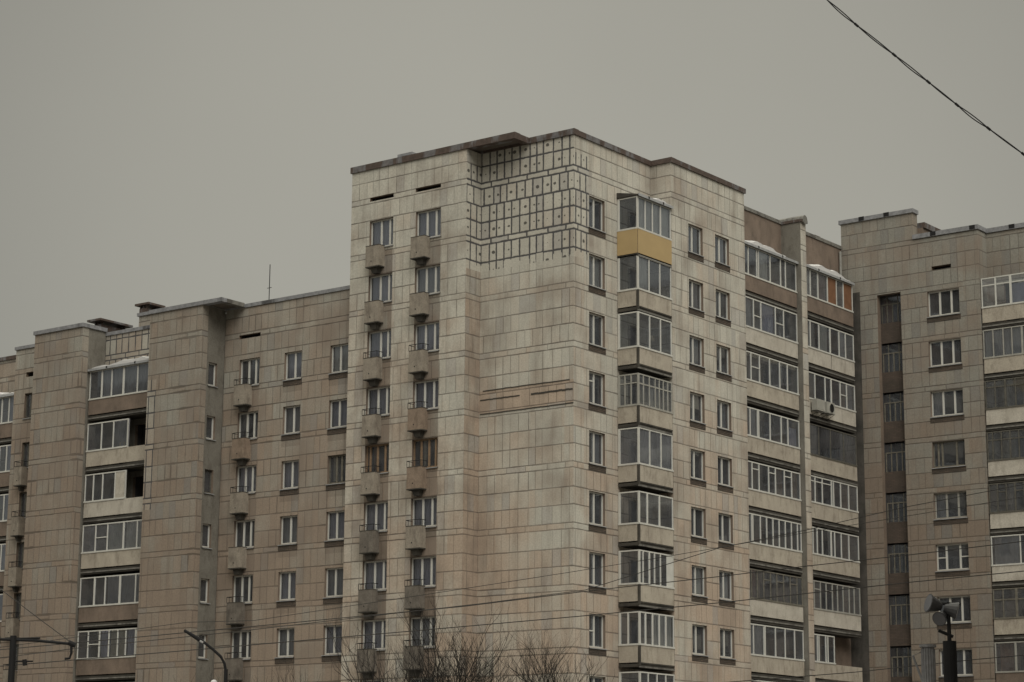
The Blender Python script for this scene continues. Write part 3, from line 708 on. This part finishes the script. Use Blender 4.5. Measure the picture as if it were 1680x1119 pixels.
# ================================================================== LEFT WING
Yl, Yp, Yg = 78.35, 76.7, 77.25
LX2, LX2a, LX3, LX3a, LX4 = -77.55, -81.27, -86.29, -90.0, -93.24
ZL = 26.42
LB = (-80.0, 82.0, 0.0)
left = empty('apartment_building', LB, 'lower left apartment wing with two projecting tiled piers, snow on its top balcony roofs', 'apartment building')
LR = [29.43-2.72*k-.24 for k in range(2, 9)]
opsL = []
for z in [23.76-2.69*k for k in range(7)]:
    opsL += [(-76.5, -75.12, z-1.36, z), (-73.45, -72.31, z-1.36, z), (-70.46, -69.3, z-1.36, z)]
opsL.append((-76.58, -75.12, 24.82, 25.02, .5))
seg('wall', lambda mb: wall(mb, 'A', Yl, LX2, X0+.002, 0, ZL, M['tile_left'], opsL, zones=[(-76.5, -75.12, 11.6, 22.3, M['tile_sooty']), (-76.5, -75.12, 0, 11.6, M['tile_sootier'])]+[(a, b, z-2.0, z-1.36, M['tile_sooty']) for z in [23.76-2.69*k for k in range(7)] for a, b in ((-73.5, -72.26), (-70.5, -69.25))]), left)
ROWL = [23.76-2.69*k for k in range(7)]
opsP = [(77.27, 77.87, z-1.30, z-.14) for z in ROWL]
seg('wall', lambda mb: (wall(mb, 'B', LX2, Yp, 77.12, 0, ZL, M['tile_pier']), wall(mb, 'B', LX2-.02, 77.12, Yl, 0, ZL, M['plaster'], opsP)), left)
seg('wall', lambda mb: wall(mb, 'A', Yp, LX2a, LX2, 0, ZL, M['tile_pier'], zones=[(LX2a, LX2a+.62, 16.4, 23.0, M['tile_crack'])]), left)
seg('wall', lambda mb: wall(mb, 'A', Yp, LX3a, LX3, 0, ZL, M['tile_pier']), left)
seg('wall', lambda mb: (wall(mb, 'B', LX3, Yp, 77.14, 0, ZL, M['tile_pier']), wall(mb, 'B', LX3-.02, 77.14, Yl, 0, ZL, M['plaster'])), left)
opsD = []
for k in range(7):
    z = 21.8-2.7*k; opsD += [(-85.4, -84.6, z, z+2.1, .5), (-83.8, -82.4, z+.75, z+2.1, .5)]
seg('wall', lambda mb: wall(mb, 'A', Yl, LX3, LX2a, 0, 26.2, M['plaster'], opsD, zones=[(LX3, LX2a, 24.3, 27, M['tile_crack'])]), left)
opsS = [(-92.36, -91.58, z-1.36, z) for z in ROWL]+[(-92.34, -91.7, 24.66, 24.92, .5)]
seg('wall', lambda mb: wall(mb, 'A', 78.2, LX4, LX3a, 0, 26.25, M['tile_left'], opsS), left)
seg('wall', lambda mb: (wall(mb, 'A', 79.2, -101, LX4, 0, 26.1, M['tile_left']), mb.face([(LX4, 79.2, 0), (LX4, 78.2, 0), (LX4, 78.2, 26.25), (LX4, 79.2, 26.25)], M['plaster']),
     mb.face([(LX3a, 78.2, 0), (LX3a, Yp, 0), (LX3a, Yp, ZL), (LX3a, 78.2, ZL)], M['tile_pier']), mb.face([(LX2a, Yl, 0), (LX2a, Yp, 0), (LX2a, Yp, ZL), (LX2a, Yl, ZL)], M['plaster']),
     mb.face([(-101, 79.2, 0), (-101, 92, 0), (-101, 92, 26), (-101, 79.2, 26)], M['plaster']), mb.face([(-69, 92, 0), (-101, 92, 0), (-101, 92, 26), (-69, 92, 26)], M['plaster'])), left)
lr = seg('roof', lambda mb: (mb.box(-100.9, X0-.01, 79.4, 91.9, 25.6, 26.0, M['concrete_dark']), mb.box(LX2a+.1, LX2-.1, Yp+.1, 79.4, 25.9, 26.3, M['concrete_dark']), mb.box(LX3a+.1, LX3-.1, Yp+.1, 79.4, 25.9, 26.3, M['concrete_dark'])), left)
def lcap(mb):
    m = M['cap']
    mb.box(LX2a-.02, -76.19, Yp-.08, Yp+.3, ZL, ZL+.2, m); mb.box(-76.55, -76.19, Yp+.302, Yl-.1, ZL, ZL+.2, M['cap_conc'])       # canopy over the pier corner
    mb.box(LX2-.2, -76.552, Yp+.302, Yl-.1, ZL+.06, ZL+.14, M['soffit']); mb.box(LX2-.1, LX2+.06, Yp+.302, Yl-.1, ZL-.001, ZL+.055, M['cap_conc'])
    mb.box(-76.18, X0-.003, Yl-.06, Yl+.35, ZL-.02, ZL+.16, m); mb.box(LX2-.3, -76.182, Yl-.098, Yl+.35, ZL-.01, ZL+.16, m)
    mb.box(LX3a-.07, LX3+.07, Yp-.08, Yp+.3, ZL, ZL+.2, m); mb.box(LX3-.3, LX3+.07, Yp+.302, Yl-.002, ZL, ZL+.2, m); mb.box(LX3a-.07, LX3a+.3, Yp+.302, 79.3, ZL, ZL+.2, m)
    mb.box(LX3+.003, LX2a-.003, Yl-.06, Yl+.3, 26.2, 26.38, m)
    mb.box(LX4-.07, LX3a-.075, 78.13, 78.5, 26.25, 26.42, m); mb.box(-101, LX4-.072, 79.13, 79.5, 26.1, 26.3, M['cap_rust'])
mb = MB(); lcap(mb); mb.build('coping', lr, off=LB)
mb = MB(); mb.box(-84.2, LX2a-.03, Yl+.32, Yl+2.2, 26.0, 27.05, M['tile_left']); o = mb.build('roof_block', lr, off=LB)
mb = MB(); mb.box(-84.3, LX2a+.3, Yl+.24, Yl+2.3, 27.05, 27.22, M['cap']); mb.build('roof_block_cap', lr, off=LB)
def chimney(x, y, w, l, z0, z1, label):
    mb = MB(); mb.box(x-w/2, x+w/2, y-l/2, y+l/2, z0, z1, M['cap_rust'])
    mb.box(x-w*.95, x+w*.95, y-l*.62, y+l*.62, z1+.16, z1+.27, M['cap_rust'])
    for sx in (-1, 0, 1):
        for sy in (-1, 1): mb.box(x+sx*w*.42-.05, x+sx*w*.42+.05, y+sy*l*.42-.05, y+sy*l*.42+.05, z1, z1+.158, M['cap_rust'])
    o = mb.build('chimney', lr, off=LB); o['label'] = label
chimney(-85.25, 80.4, .55, 1.0, 26.0, 27.86, 'dark rusty vent stack with a flat slab on top')
chimney(-87.75, 79.9, .55, 1.9, 26.0, 27.12, 'long low vent stack with an overhanging flat slab')
for k, z in enumerate(ROWL):
    window(left, 'A', Yl, -76.5, -75.12, z-1.36, z, (.40, .74), 'pvc', [None, None, LIL[0], None, None, None, None][k], apron=False)
    window(left, 'A', Yl, -73.45, -72.31, z-1.36, z, (.54,), 'pvc', LIL[k % 2])
    window(left, 'A', Yl, -70.46, -69.3, z-1.36, z, (.50,) if k != 2 else (.42, .7), 'pvc' if k != 2 else 'wood', [('tulle', ((.02, .98),), .97), LIL[0], ('curt_cream', ((.1, .4),), .9), LIL[0], LIL[1], LIL[0], LIL[0]][k])
    planter(left, -76.42, z-1.34, Yl, rail=k != 3, wd=.84, bm='box_sooty' if k > 3 else 'box_rusty' if k == 1 else 'box')
    window(left, 'B', LX2-.02, 77.27, 77.87, z-1.30, z-.14, (), 'pvc' if k not in (2,) else 'wood_dark', None, apron=False)
    window(left, 'A', 78.2, -92.36, -91.58, z-1.36, z, (.5,), 'wood_dark', None, apron=False)
    if k > 0: planter(left, -92.4, z-1.34, 78.2, rail=True, wd=.6)
LBAY = [
 dict(zp=22.62, glz=1.50, mull=((.19, .05), .34, (.52, .06), .73, .90), top_roof=True, snow=(.03, .98, .26), curts=(('curt_grey', .2, .98, 0, 1),), panel='recess'),
 dict(zp=19.90, glz=1.44, mull=(.22, .40,), glaze=(0, .62), curts=(('curt_cream', .45, .6, 0, .2), ('curt_grey', .4, .62, 0, 1)), panel='concrete'),
 dict(zp=17.26, glz=1.42, mull=(.13, .27, (.46, .04),), glaze=(0, .62), boards=(('concrete_pale', .47, .6, 0, 1),), panel='concrete_pale'),
 dict(zp=14.64, glz=1.42, mull=(.2, .38, (.62, .05), .82), vents=((1, .5),), curts=(('tulle', .38, .6, 0, 1), ('tulle', .64, .97, 0, 1)), glass='glass_dusty', panel='concrete'),
 dict(zp=11.90, glz=1.46, mull=((.22, .05), .38, (.60, .06), .83), curts=(('curt_grey', .4, .97, 0, 1),), panel='recess'),
 dict(zp=9.25, glz=1.40, mull=(.16, (.33, .04), .47, .60, .72, .86), vents=((1, .5),), glaze=(0, .88), curts=(('curt_tint_lilac', .34, .47, 0, 1), ('curt_cream', .48, .72, 0, 1), ('curt_tint_lilac', .73, .87, 0, 1)), panel='recess'),
 dict(zp=6.58, glz=1.40, mull=(.25, .5, .75), panel='concrete')]
for k, d_ in enumerate(LBAY):
    d_ = dict(d_); balcony(left, 'A', Yg, LX3+.08, LX2a-.04, d_.pop('zp'), d=1.05, par=.82, slab=.30, **d_)
for k in range(7):
    z = 22.35-2.69*k
    balcony(left, 'A', 78.35, -98.6, LX4-.08, z, d=.8, par=.82, glz=1.45, mull=(.2, .4, .6, (.8, .04), .91), top_roof=k == 0, snow=(.3, .99, .24) if k == 0 else None, curts=(('curt_tint_lilac', .9, .98, 0, 1),), slab=.3, panel='recess')

# ================================================================== RIGHT WING
Yw, Xw0, Xw1, Yw2 = 103.95, -56.5, -48.5, 104.97
WB = (-50.0, 110.0, 0.0)
right = empty('apartment_building', WB, 'right-hand apartment wing with a raised roof block and a dark stairwell slot of brick parapets', 'apartment building')
ZW = 31.72
opsW = [(-51.48, -49.65, z-1.34, z) for z in rw]+[(-51.18, -50.06, 29.88, 30.09, .5)]
stair = (-54.42, -53.03, 5.0, 28.98, 1.6)
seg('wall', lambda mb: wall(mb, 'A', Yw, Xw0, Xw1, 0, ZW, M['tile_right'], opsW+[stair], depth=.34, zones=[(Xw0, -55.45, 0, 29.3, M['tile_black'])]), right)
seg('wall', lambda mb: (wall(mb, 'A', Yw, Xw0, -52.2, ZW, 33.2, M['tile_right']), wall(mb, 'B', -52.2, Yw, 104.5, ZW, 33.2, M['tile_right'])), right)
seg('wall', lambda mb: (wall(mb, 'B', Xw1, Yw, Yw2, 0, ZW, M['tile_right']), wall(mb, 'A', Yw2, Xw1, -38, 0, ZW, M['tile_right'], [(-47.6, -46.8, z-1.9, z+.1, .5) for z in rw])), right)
seg('wall', lambda mb: (mb.face([(-38, Yw2, 0), (-38, 116, 0), (-38, 116, ZW), (-38, Yw2, ZW)], M['plaster']), mb.face([(Xw0-8, 116, 0), (-38, 116, 0), (-38, 116, ZW), (Xw0-8, 116, ZW)], M['plaster'])), right)
wr = seg('roof', lambda mb: (mb.box(Xw0, Xw1-.1, Yw+.1, 116, 31.0, 31.4, M['concrete_dark']), mb.box(Xw1-.1, -38.1, Yw2+.1, 116, 31.0, 31.4, M['concrete_dark']), mb.box(Xw0, -52.25, Yw+.05, 104.45, 32.6, 33.0, M['concrete_dark'])), right)
def wcap(mb):
    m = M['cap']
    mb.box(Xw0-.1, -52.12, Yw-.08, Yw+.58, 33.2, 33.42, m)
    mb.box(-52.198, Xw1+.07, Yw-.08, Yw+.3, ZW, ZW+.24, m); mb.box(Xw1-.3, Xw1+.07, Yw+.302, Yw2-.08, ZW, ZW+.24, m); mb.box(Xw1-.3, -38, Yw2-.078, Yw2+.35, ZW-.02, ZW+.22, m)
    for x in (-55.2, -53.7, -51.0, -48.75, -47.0): 
        zz = 33.2 if x < -52.2 else ZW; y_ = Yw if x < -48.4 else Yw2
        mb.box(x-.16, x+.16, y_-.09, y_+.0, zz+.02, zz+.236, M['iron'])
    mb.box(-52.9, -51.8, 104.55, 108.6, 32.45, 32.75, M['cap_rust'])
mb = MB(); wcap(mb); mb.build('coping', wr, off=WB)
mb = MB(); mb.box(-55.8, -51.9, 104.52, 108.5, 31.4, 32.45, M['recess']); mb.box(-51.899, -51.89, 104.7, 105.6, 31.4, 32.1, M['black']); mb.build('roof_block', wr, off=WB)
for k, z in enumerate(rw):
    window(right, 'A', Yw, -51.48, -49.65, z-1.34, z, {3: (.16, .28, .72), 5: (.30, .72)}.get(k, (.36, .72)), {3: 'wood'}.get(k, 'pvc_grey' if k in (4,) else 'pvc'), cpick([None, ('curt_grey', ((.02, .3),), .96), None]), vents=((0, .5), (2, .5)) if k == 5 else ())
def stairs(k):
    z = 28.98-2.67*k
    mb = MB(); mb.box(-54.42, -53.03, Yw+.35, Yw+.47, z-2.60, z-1.50, M['brick']); mb.build('brick_parapet', right, off=WB)
    mb = MB(); y = Yw+.40; F = M['wood_dark']; b = z-1.5; t = z-.02; F2 = M['wood']
    for x in (-54.36, -54.05, -53.74, -53.42, -53.09): mb.box(x-.03, x+.03, y, y+.05, b, b+1.02, F2 if k != 0 else F)
    mb.box(-54.39, -53.06, y-.004, y+.054, b+.98, b+1.04, F2 if k != 0 else F)
    for x in (-54.05, -53.42): mb.box(x-.025, x+.025, y, y+.05, b+1.04, t, F)
    sw = mb.build('stair_window', right, off=WB)
    mb = MB(); mb.face([(-54.42, y+.03, b), (-53.03, y+.03, b), (-53.03, y+.03, t), (-54.42, y+.03, t)], M['glass']); mb.build('pane', sw, off=WB)
for k in range(9): stairs(k)
WBAL = [
 dict(mull=((.10, .04), (.205, .06), (.315, .04), .42, .53, .64, .75, .86), trans=.74, curts=(('curt_tint_lilac', .21, .30, 0, .7),), panel='concrete'),
 dict(mull=(.07, .14, .20, (.27, .05), .36, .46, .6, .8), fr='pvc_grey', curts=(('curt_grey', .01, .26, 0, .95),), panel='concrete'),
 dict(mull=(.07, (.14, .05), .21, (.28, .04), .4, .55, .7, .85), fr='wood_dark', trans=.75, panel='concrete_pale'),
 dict(mull=(.04, .1, .16, .22, .28, .34, .5, .7, .85), fr='wood_dark', trans=.7, panel='concrete_pale'),
 dict(mull=(.06, .12, (.18, .04), .24, .3, .4, .55, .7, .85), fr='wood_dark', vents=((1, .7), (3, .7)), panel='concrete_pale'),
 dict(mull=((.20, .03), .27, .4, .6, .8), fr='pvc', curts=(('curt_grey', .02, .19, 0, 1),), panel='concrete_pale'),
 dict(mull=(.07, (.16, .06), .22, .35, .5, .7, .85), fr='wood', trans=.62, panel='concrete'),
 dict(mull=((.14, .05), (.30, .04), .5, .7), fr='pvc_grey', curts=(('curt_orange', .03, .12, 0, 1),), panel='recess')]
for k, d_ in enumerate(WBAL):
    d_ = dict(d_); z = 27.52-2.67*k
    balcony(right, 'A', Yw+.08, Xw1+.05, -40.5, z, d=.92, par=.82, glz=1.55 if k in (0,) else 1.48, slab=.32, **d_)

# ================================================================== ADDED BLOCKS OUT OF VIEW (shade the lower walls, mirrored in the panes)
def across(name, x0, x1, y0, y1, h, label):
    b = ((x0+x1)/2, (y0+y1)/2, 0); root = empty('apartment_building', b, label, 'apartment building')
    mb = MB(); mb.box(x0, x1, y0, y1, 0, h, M['added_wall'], 'b'); mb.build('wall', root, off=b)
    mb = MB(); mb.box(x0-.2, x1+.2, y0-.2, y1+.2, h+.001, h+.35, M['cap']); mb.build('roof', root, off=b)
m_, t_ = newmat('added_block'); g = G(t_); uv_ = g.n('ShaderNodeUVMap').outputs[0]; sp_ = g.n('ShaderNodeSeparateXYZ'); t_.links.new(uv_, sp_.inputs[0])
fu = g.m('FRACT', g.m('DIVIDE', sp_.outputs[0], 3.1)); fv = g.m('FRACT', g.m('DIVIDE', sp_.outputs[1], 2.8))
wn = g.m('MULTIPLY', g.m('MULTIPLY', g.m('GREATER_THAN', fu, .3), g.m('LESS_THAN', fu, .8)), g.m('MULTIPLY', g.m('GREATER_THAN', fv, .32), g.m('LESS_THAN', fv, .84)))
g.bsdf(g.mix(wn, (.22, .19, .155), (.05, .052, .058)), .8, .3); M['added_wall'] = m_
across('a', -150, -52, 18, 30, 36, 'added twelve-storey block out of view to the left, shading the lower walls')
across('b', -4, 10, 12, 84, 36, 'added twelve-storey block out of view to the right, shading the lower walls')

# ================================================================== THINGS IN THE STREET
def wire(pts, r, name, label, cat='wire', group=None, m='wire', sag=0.0):
    mb = MB(); P = []
    for i in range(len(pts)-1):
        a, b = Vector(pts[i]), Vector(pts[i+1]); n = 10
        for q in range(n+(i == len(pts)-2)):
            t = q/n; P.append(a.lerp(b, t))
    o = empty(name, P[0], label, cat, group) if False else None
    base = P[0]
    mb.tube(P, r*.72, M[m], 5)
    o = mb.build(name, None, off=base); o.location = base
    return tag(o, label, cat, group)
WR = [([(-260, 1112), (130, 1063), (380, 1037), (800, 989), (960, 968), (1180, 899), (1321, 870), (1480, 833), (1621, 806), (1900, 752)], 34, .008, 'thin wire crossing the facades, uppermost of the five slanting wires'),
 ([(-260, 1072), (0, 1062), (307, 1021), (417, 1018), (760, 966), (940, 938), (1100, 912), (1321, 874), (1700, 812), (1900, 775)], 36, .007, 'thin wire that nearly touches the uppermost wire near the tower corner'),
 ([(-260, 1083), (0, 1066), (380, 1031), (760, 995), (970, 969), (1180, 946), (1321, 929), (1496, 910), (1680, 888), (1900, 862)], 32, .009, 'dark wire in the middle of the five slanting wires'),
 ([(-260, 1108), (0, 1093), (380, 1061), (760, 1028), (962, 1010), (1180, 989), (1320, 974), (1496, 955), (1680, 937), (1900, 915)], 30, .009, 'dark wire second lowest of the five slanting wires'),
 ([(900, 1142), (1160, 1122), (1400, 1103), (1600, 1082), (1680, 1075), (1900, 1052)], 30, .008, 'lowest wire crossing the bottom right corner')]
for pts, D, r, lb in WR:
    wire([ray(x, y, D) for x, y in pts], r, 'overhead_wire', lb, 'wire', 'wires slanting across the facades')
wire([ray(x, y, 24) for x, y in ((-300, 760), (0, 966), (60, 1012), (115, 1053))], .006, 'stay_wire', 'thin stay wire dropping to the cross arm of the pole at lower left', 'wire')
# twisted cable overhead, top right
tk = [(1310, -36), (1357, 0), (1405, 41), (1467, 90), (1523, 134.5), (1570, 172), (1622, 211), (1679, 253), (1740, 292)]
cable = empty('overhead_cable', ray(1405, 41, 15), 'thin dark twin cable tied at intervals against the sky at top right', 'cable')
base = cable.location
for s in (-1, 1):
    P = []
    for i in range(len(tk)-1):
        for q in range(10):
            t = q/10; x = tk[i][0]*(1-t)+tk[i+1][0]*t; y = tk[i][1]*(1-t)+tk[i+1][1]*t
            b = sin(pi*t)*(2.1 if s > 0 else -1.2)*(1, 1, .8, 1, .4, 1.2, .3, .2)[i]
            P.append(ray(x-b*.6, y+b*.8, 15))
    mb = MB(); mb.tube(P, .0042, M['iron'], 5); mb.build('cable_strand', cable, off=base)
mb = MB()
for x, y in tk[2:-1]: mb.tube([ray(x-3, y-2.6, 15), ray(x+3, y+2.6, 15)], .009, M['iron'], 6)
mb.build('cable_tie', cable, off=base)
# antenna on the left roof
mb = MB(); mb.tube([(-74.9, 78.65, 26.3), (-74.9, 78.65, 28.5)], .022, M['iron'], 5); mb.tube([(-75.05, 78.65, 27.3), (-74.75, 78.65, 27.3)], .015, M['iron'], 4)
o = mb.build('roof_antenna', None, off=(-74.9, 78.65, 26.3)); o.location = (-74.9, 78.65, 26.3); tag(o, 'slender mast antenna standing on the coping of the lower left wing', 'antenna')

# bare trees
M['bark'] = plain('dark_bark', (.036, .033, .031), .95, .1, var=.3, scale=9)
def tree(px, top, D, seed, spread, label, n0=5, depth=6, hgt=None):
    rnd = random.Random(seed); b0 = ray(px, 1119, D); b0.z = 0; topz = ray(px, top, D).z
    root = empty('bare_tree', b0, label, 'tree', 'bare trees in front of the tower')
    tr = MB(); cr = MB(); hh = topz
    tr.tube([(0, 0, 0), (.05, .02, hh*.22), (.0, .05, hh*.40)], .11, M['bark'], 9, .08)
    def grow(p, d, L, r, lv, mb):
        pts = [p]; q = p.copy(); dd = d.copy()
        for i in range(4):
            dd = (dd+Vector((rnd.gauss(0, .13), rnd.gauss(0, .13), rnd.gauss(.05, .08)))).normalized(); q = q+dd*L/4; pts.append(q.copy())
        mb.tube(pts, r, M['bark'], 5 if lv < 3 else 3, r*.62, cap=False)
        if lv >= depth or r < .0018: return
        for c in range(3 if lv < 4 else 2):
            t = rnd.choice((2, 3, 4)); a = pts[t] if c else pts[-1]
            ax = Vector((rnd.gauss(0, 1), rnd.gauss(0, 1), rnd.gauss(0, .6))).normalized()
            nd = (dd+ax*rnd.uniform(.35, .8)*spread+Vector((0, 0, .22))).normalized()
            grow(a, nd, L*rnd.uniform(.62, .86), r*rnd.uniform(.5, .68), lv+1, mb)
    for i in range(n0):
        a = 2*pi*i/n0+rnd.random(); d = Vector((cos(a)*.55*spread, sin(a)*.55*spread, 1)).normalized()
        grow(Vector((0, .03, hh*(.24+.15*i/n0))), d, hh*.235, .042, 0, cr)
    tr.build('trunk', root); cr.build('crown', root)
tree(745, 1022, 40, 5, 1.0, 'bare dark-twigged tree at the bottom edge, the left and denser of two')
tree(862, 1040, 42, 12, .95, 'bare dark-twigged tree at the bottom edge, the right and thinner of two', 4)
tree(395, 1108, 38, 23, .9, 'tips of a small bare tree at the bottom edge below the left wing', 3)

# lower-left pole with cross arm
D = 30
def P3(x, y, D=30): return ray(x, y, D)
b = P3(18, 1119); b0 = Vector((b.x, b.y, 0)); topp = P3(23, 1043); hz = topp.z
root = empty('utility_pole', b0, 'dark pole with a long horizontal cross arm at the lower left edge', 'utility pole')
mb = MB(); mb.tube([(0, 0, 0), (0, 0, hz)], .055, M['iron'], 12, .042); mb.build('pole', root)
mb = MB(); mb.tube([P3(-80, 1046)-b0, P3(60, 1051)-b0, P3(122, 1057)-b0], .019, M['iron'], 8); mb.tube([P3(8, 1048)-b0, P3(66, 1047)-b0], .014, M['iron'], 6); mb.build('cross_arm', root)
mb = MB(); mb.tube([P3(117, 1056)-b0, P3(117, 1072)-b0, P3(114, 1080)-b0, P3(106, 1081)-b0], .018, M['iron'], 6); mb.tube([P3(112, 1054)-b0, P3(124, 1059)-b0], .035, M['iron'], 8); mb.build('insulator', root)
mb = MB(); mb.tube([P3(26, 1085)-b0, P3(54, 1085)-b0], .012, M['iron'], 6); mb.tube([P3(40, 1082)-b0, P3(41, 1092)-b0], .03, M['iron'], 8); mb.build('clamp', root)

# street lamp, arm curving up to the left
b = P3(370, 1119, 26); b0 = Vector((b.x, b.y, 0))
root = empty('street_lamp', b0, 'street lamp whose thin curved arm rises to the left before the dark pier side', 'street lamp')
Z = Vector((0, 0, 1))
bend = P3(370, 1098, 26)-b0
mb = MB(); mb.tube([(0, 0, 0), (0, 0, bend.z*.5), (0, 0, bend.z)], .04, M['iron'], 10, .022); mb.build('pole', root)
mb = MB(); mb.tube([bend, P3(368, 1088, 26)-b0, P3(362, 1077, 26)-b0, P3(350, 1066, 26)-b0, P3(335, 1054, 26)-b0, P3(326, 1048, 26)-b0], .016, M['iron'], 8); mb.build('arm', root)
hA, hB = P3(328, 1050, 26)-b0, P3(302, 1034, 26)-b0
hd = MB(); hd.tube([hA, hA.lerp(hB, .25), hA.lerp(hB, .75), hB], .026, M['iron'], 10, .015)
lh = hd.build('lamp_head', root); mb = MB(); mb.tube([hA+Vector((0, 0, -.004)), hA.lerp(hB, -.22)], .017, M['snow'], 8); mb.build('lens', lh)
# small round lamp top beside it
b = P3(351, 1119, 24); b0 = Vector((b.x, b.y, 0))
root = empty('globe_lamp', b0, 'pale rounded lamp top just showing at the bottom edge below the curved lamp arm', 'street lamp')
hz = P3(351, 1121, 24).z
mb = MB(); mb.tube([(0, 0, 0), (0, 0, hz-.06)], .03, M['iron'], 8); mb.build('pole', root)
mb = MB(); R0 = .038
mb.tube([(0, 0, hz+R0*sin(a)) for a in [-pi/2+pi*i/8 for i in range(9)]], .001, M['snow'], 12)
for i in range(9):
    a = -pi/2+pi*i/8
    for k in range(12):
        j = mb.v[i*12+k]; ang = 2*pi*k/12; mb.v[i*12+k] = (R0*cos(a)*cos(ang), R0*cos(a)*sin(ang), j[2])
mb.build('globe', root, smooth=True)

# right: mast with a cluster of floodlights, and a pale concrete post
b = P3(1560, 1119, 30); b0 = Vector((b.x, b.y, 0))
root = empty('floodlight_mast', b0, 'dark mast carrying a cluster of round floodlights against the right wing', 'floodlight mast')
mb = MB(); hz = P3(1560, 988).z; hm = P3(1560, 1052).z
mb.tube([(0, 0, 0), (0, 0, hm)], .10, M['iron'], 14, .09); mb.tube([(0, 0, hm), (0, 0, hz)], .028, M['iron'], 10, .022); mb.build('mast', root)
rdir = Vector((R_.x, R_.y, 0)).normalized(); fdir = Vector((-R_.y, R_.x, 0)).normalized()
mb = MB(); mb.tube([Vector((0, 0, hz-.02))-rdir*.22, Vector((0, 0, hz-.02))+rdir*.16], .018, M['iron'], 8); mb.tube([Vector((0, 0, hm+.14))-rdir*.14, Vector((0, 0, hm+.06))+rdir*.05], .022, M['iron'], 8); mb.build('cross_arm', root)
M['lamp_grey'] = plain('grey_lamp_housing', (.065, .065, .07), .5, .5, var=.2)
M['lamp_glass'] = plain('lamp_lens', (.12, .12, .135), .15, .6)
def flood(off, dz, r, aim):
    c = Vector((0, 0, hz+dz))+rdir*off; a = Vector(aim).normalized()
    mb = MB(); mb.tube([c-a*r*.9, c-a*r*.5, c+a*r*.1, c+a*r*.55], r*.45, M['lamp_grey'], 14, r*1.02); o = mb.build('floodlight', root)
    l = MB(); l.tube([c+a*r*.551, c+a*r*.60], r*.9, M['lamp_glass'], 14); l.build('lens', o)
flood(-.20, -.03, .125, rdir*-1.0-fdir*.25+Z*.25)
flood(.05, -.10, .12, -fdir*.2+rdir*.9-Z*.25)
flood(-.10, -.20, .10, -rdir*.7-fdir*.9-Z*.6)
b = P3(1524, 1119, 27); b0 = Vector((b.x, b.y, 0))
root = empty('concrete_post', b0, 'pale grey round post with a fluted shaft and flat cap left of the floodlight mast', 'post')
hz = P3(1524, 1062, 27).z
M['post'] = stone_mat('post_concrete', (.27, .27, .28), (.21, .21, .22), streaks=.4)
mb = MB(); mb.tube([(0, 0, 0), (0, 0, hz)], .085, M['post'], 16, .075)
for k in range(16):
    a = 2*pi*k/16; mb.tube([(.078*cos(a), .078*sin(a), hz-1.2), (.076*cos(a), .076*sin(a), hz-.02)], .009, M['post'], 5)
mb.build('shaft', root)
mb = MB(); mb.tube([(0, 0, hz), (0, 0, hz+.03)], .10, M['post'], 16); mb.build('cap', root)
mb = MB(); mb.tube([Vector((0, 0, hz-.02)), Vector((0, 0, hz-.10))-rdir*.18, Vector((0, 0, hz-.5))-rdir*.04], .014, M['post'], 6); mb.build('bracket', root)
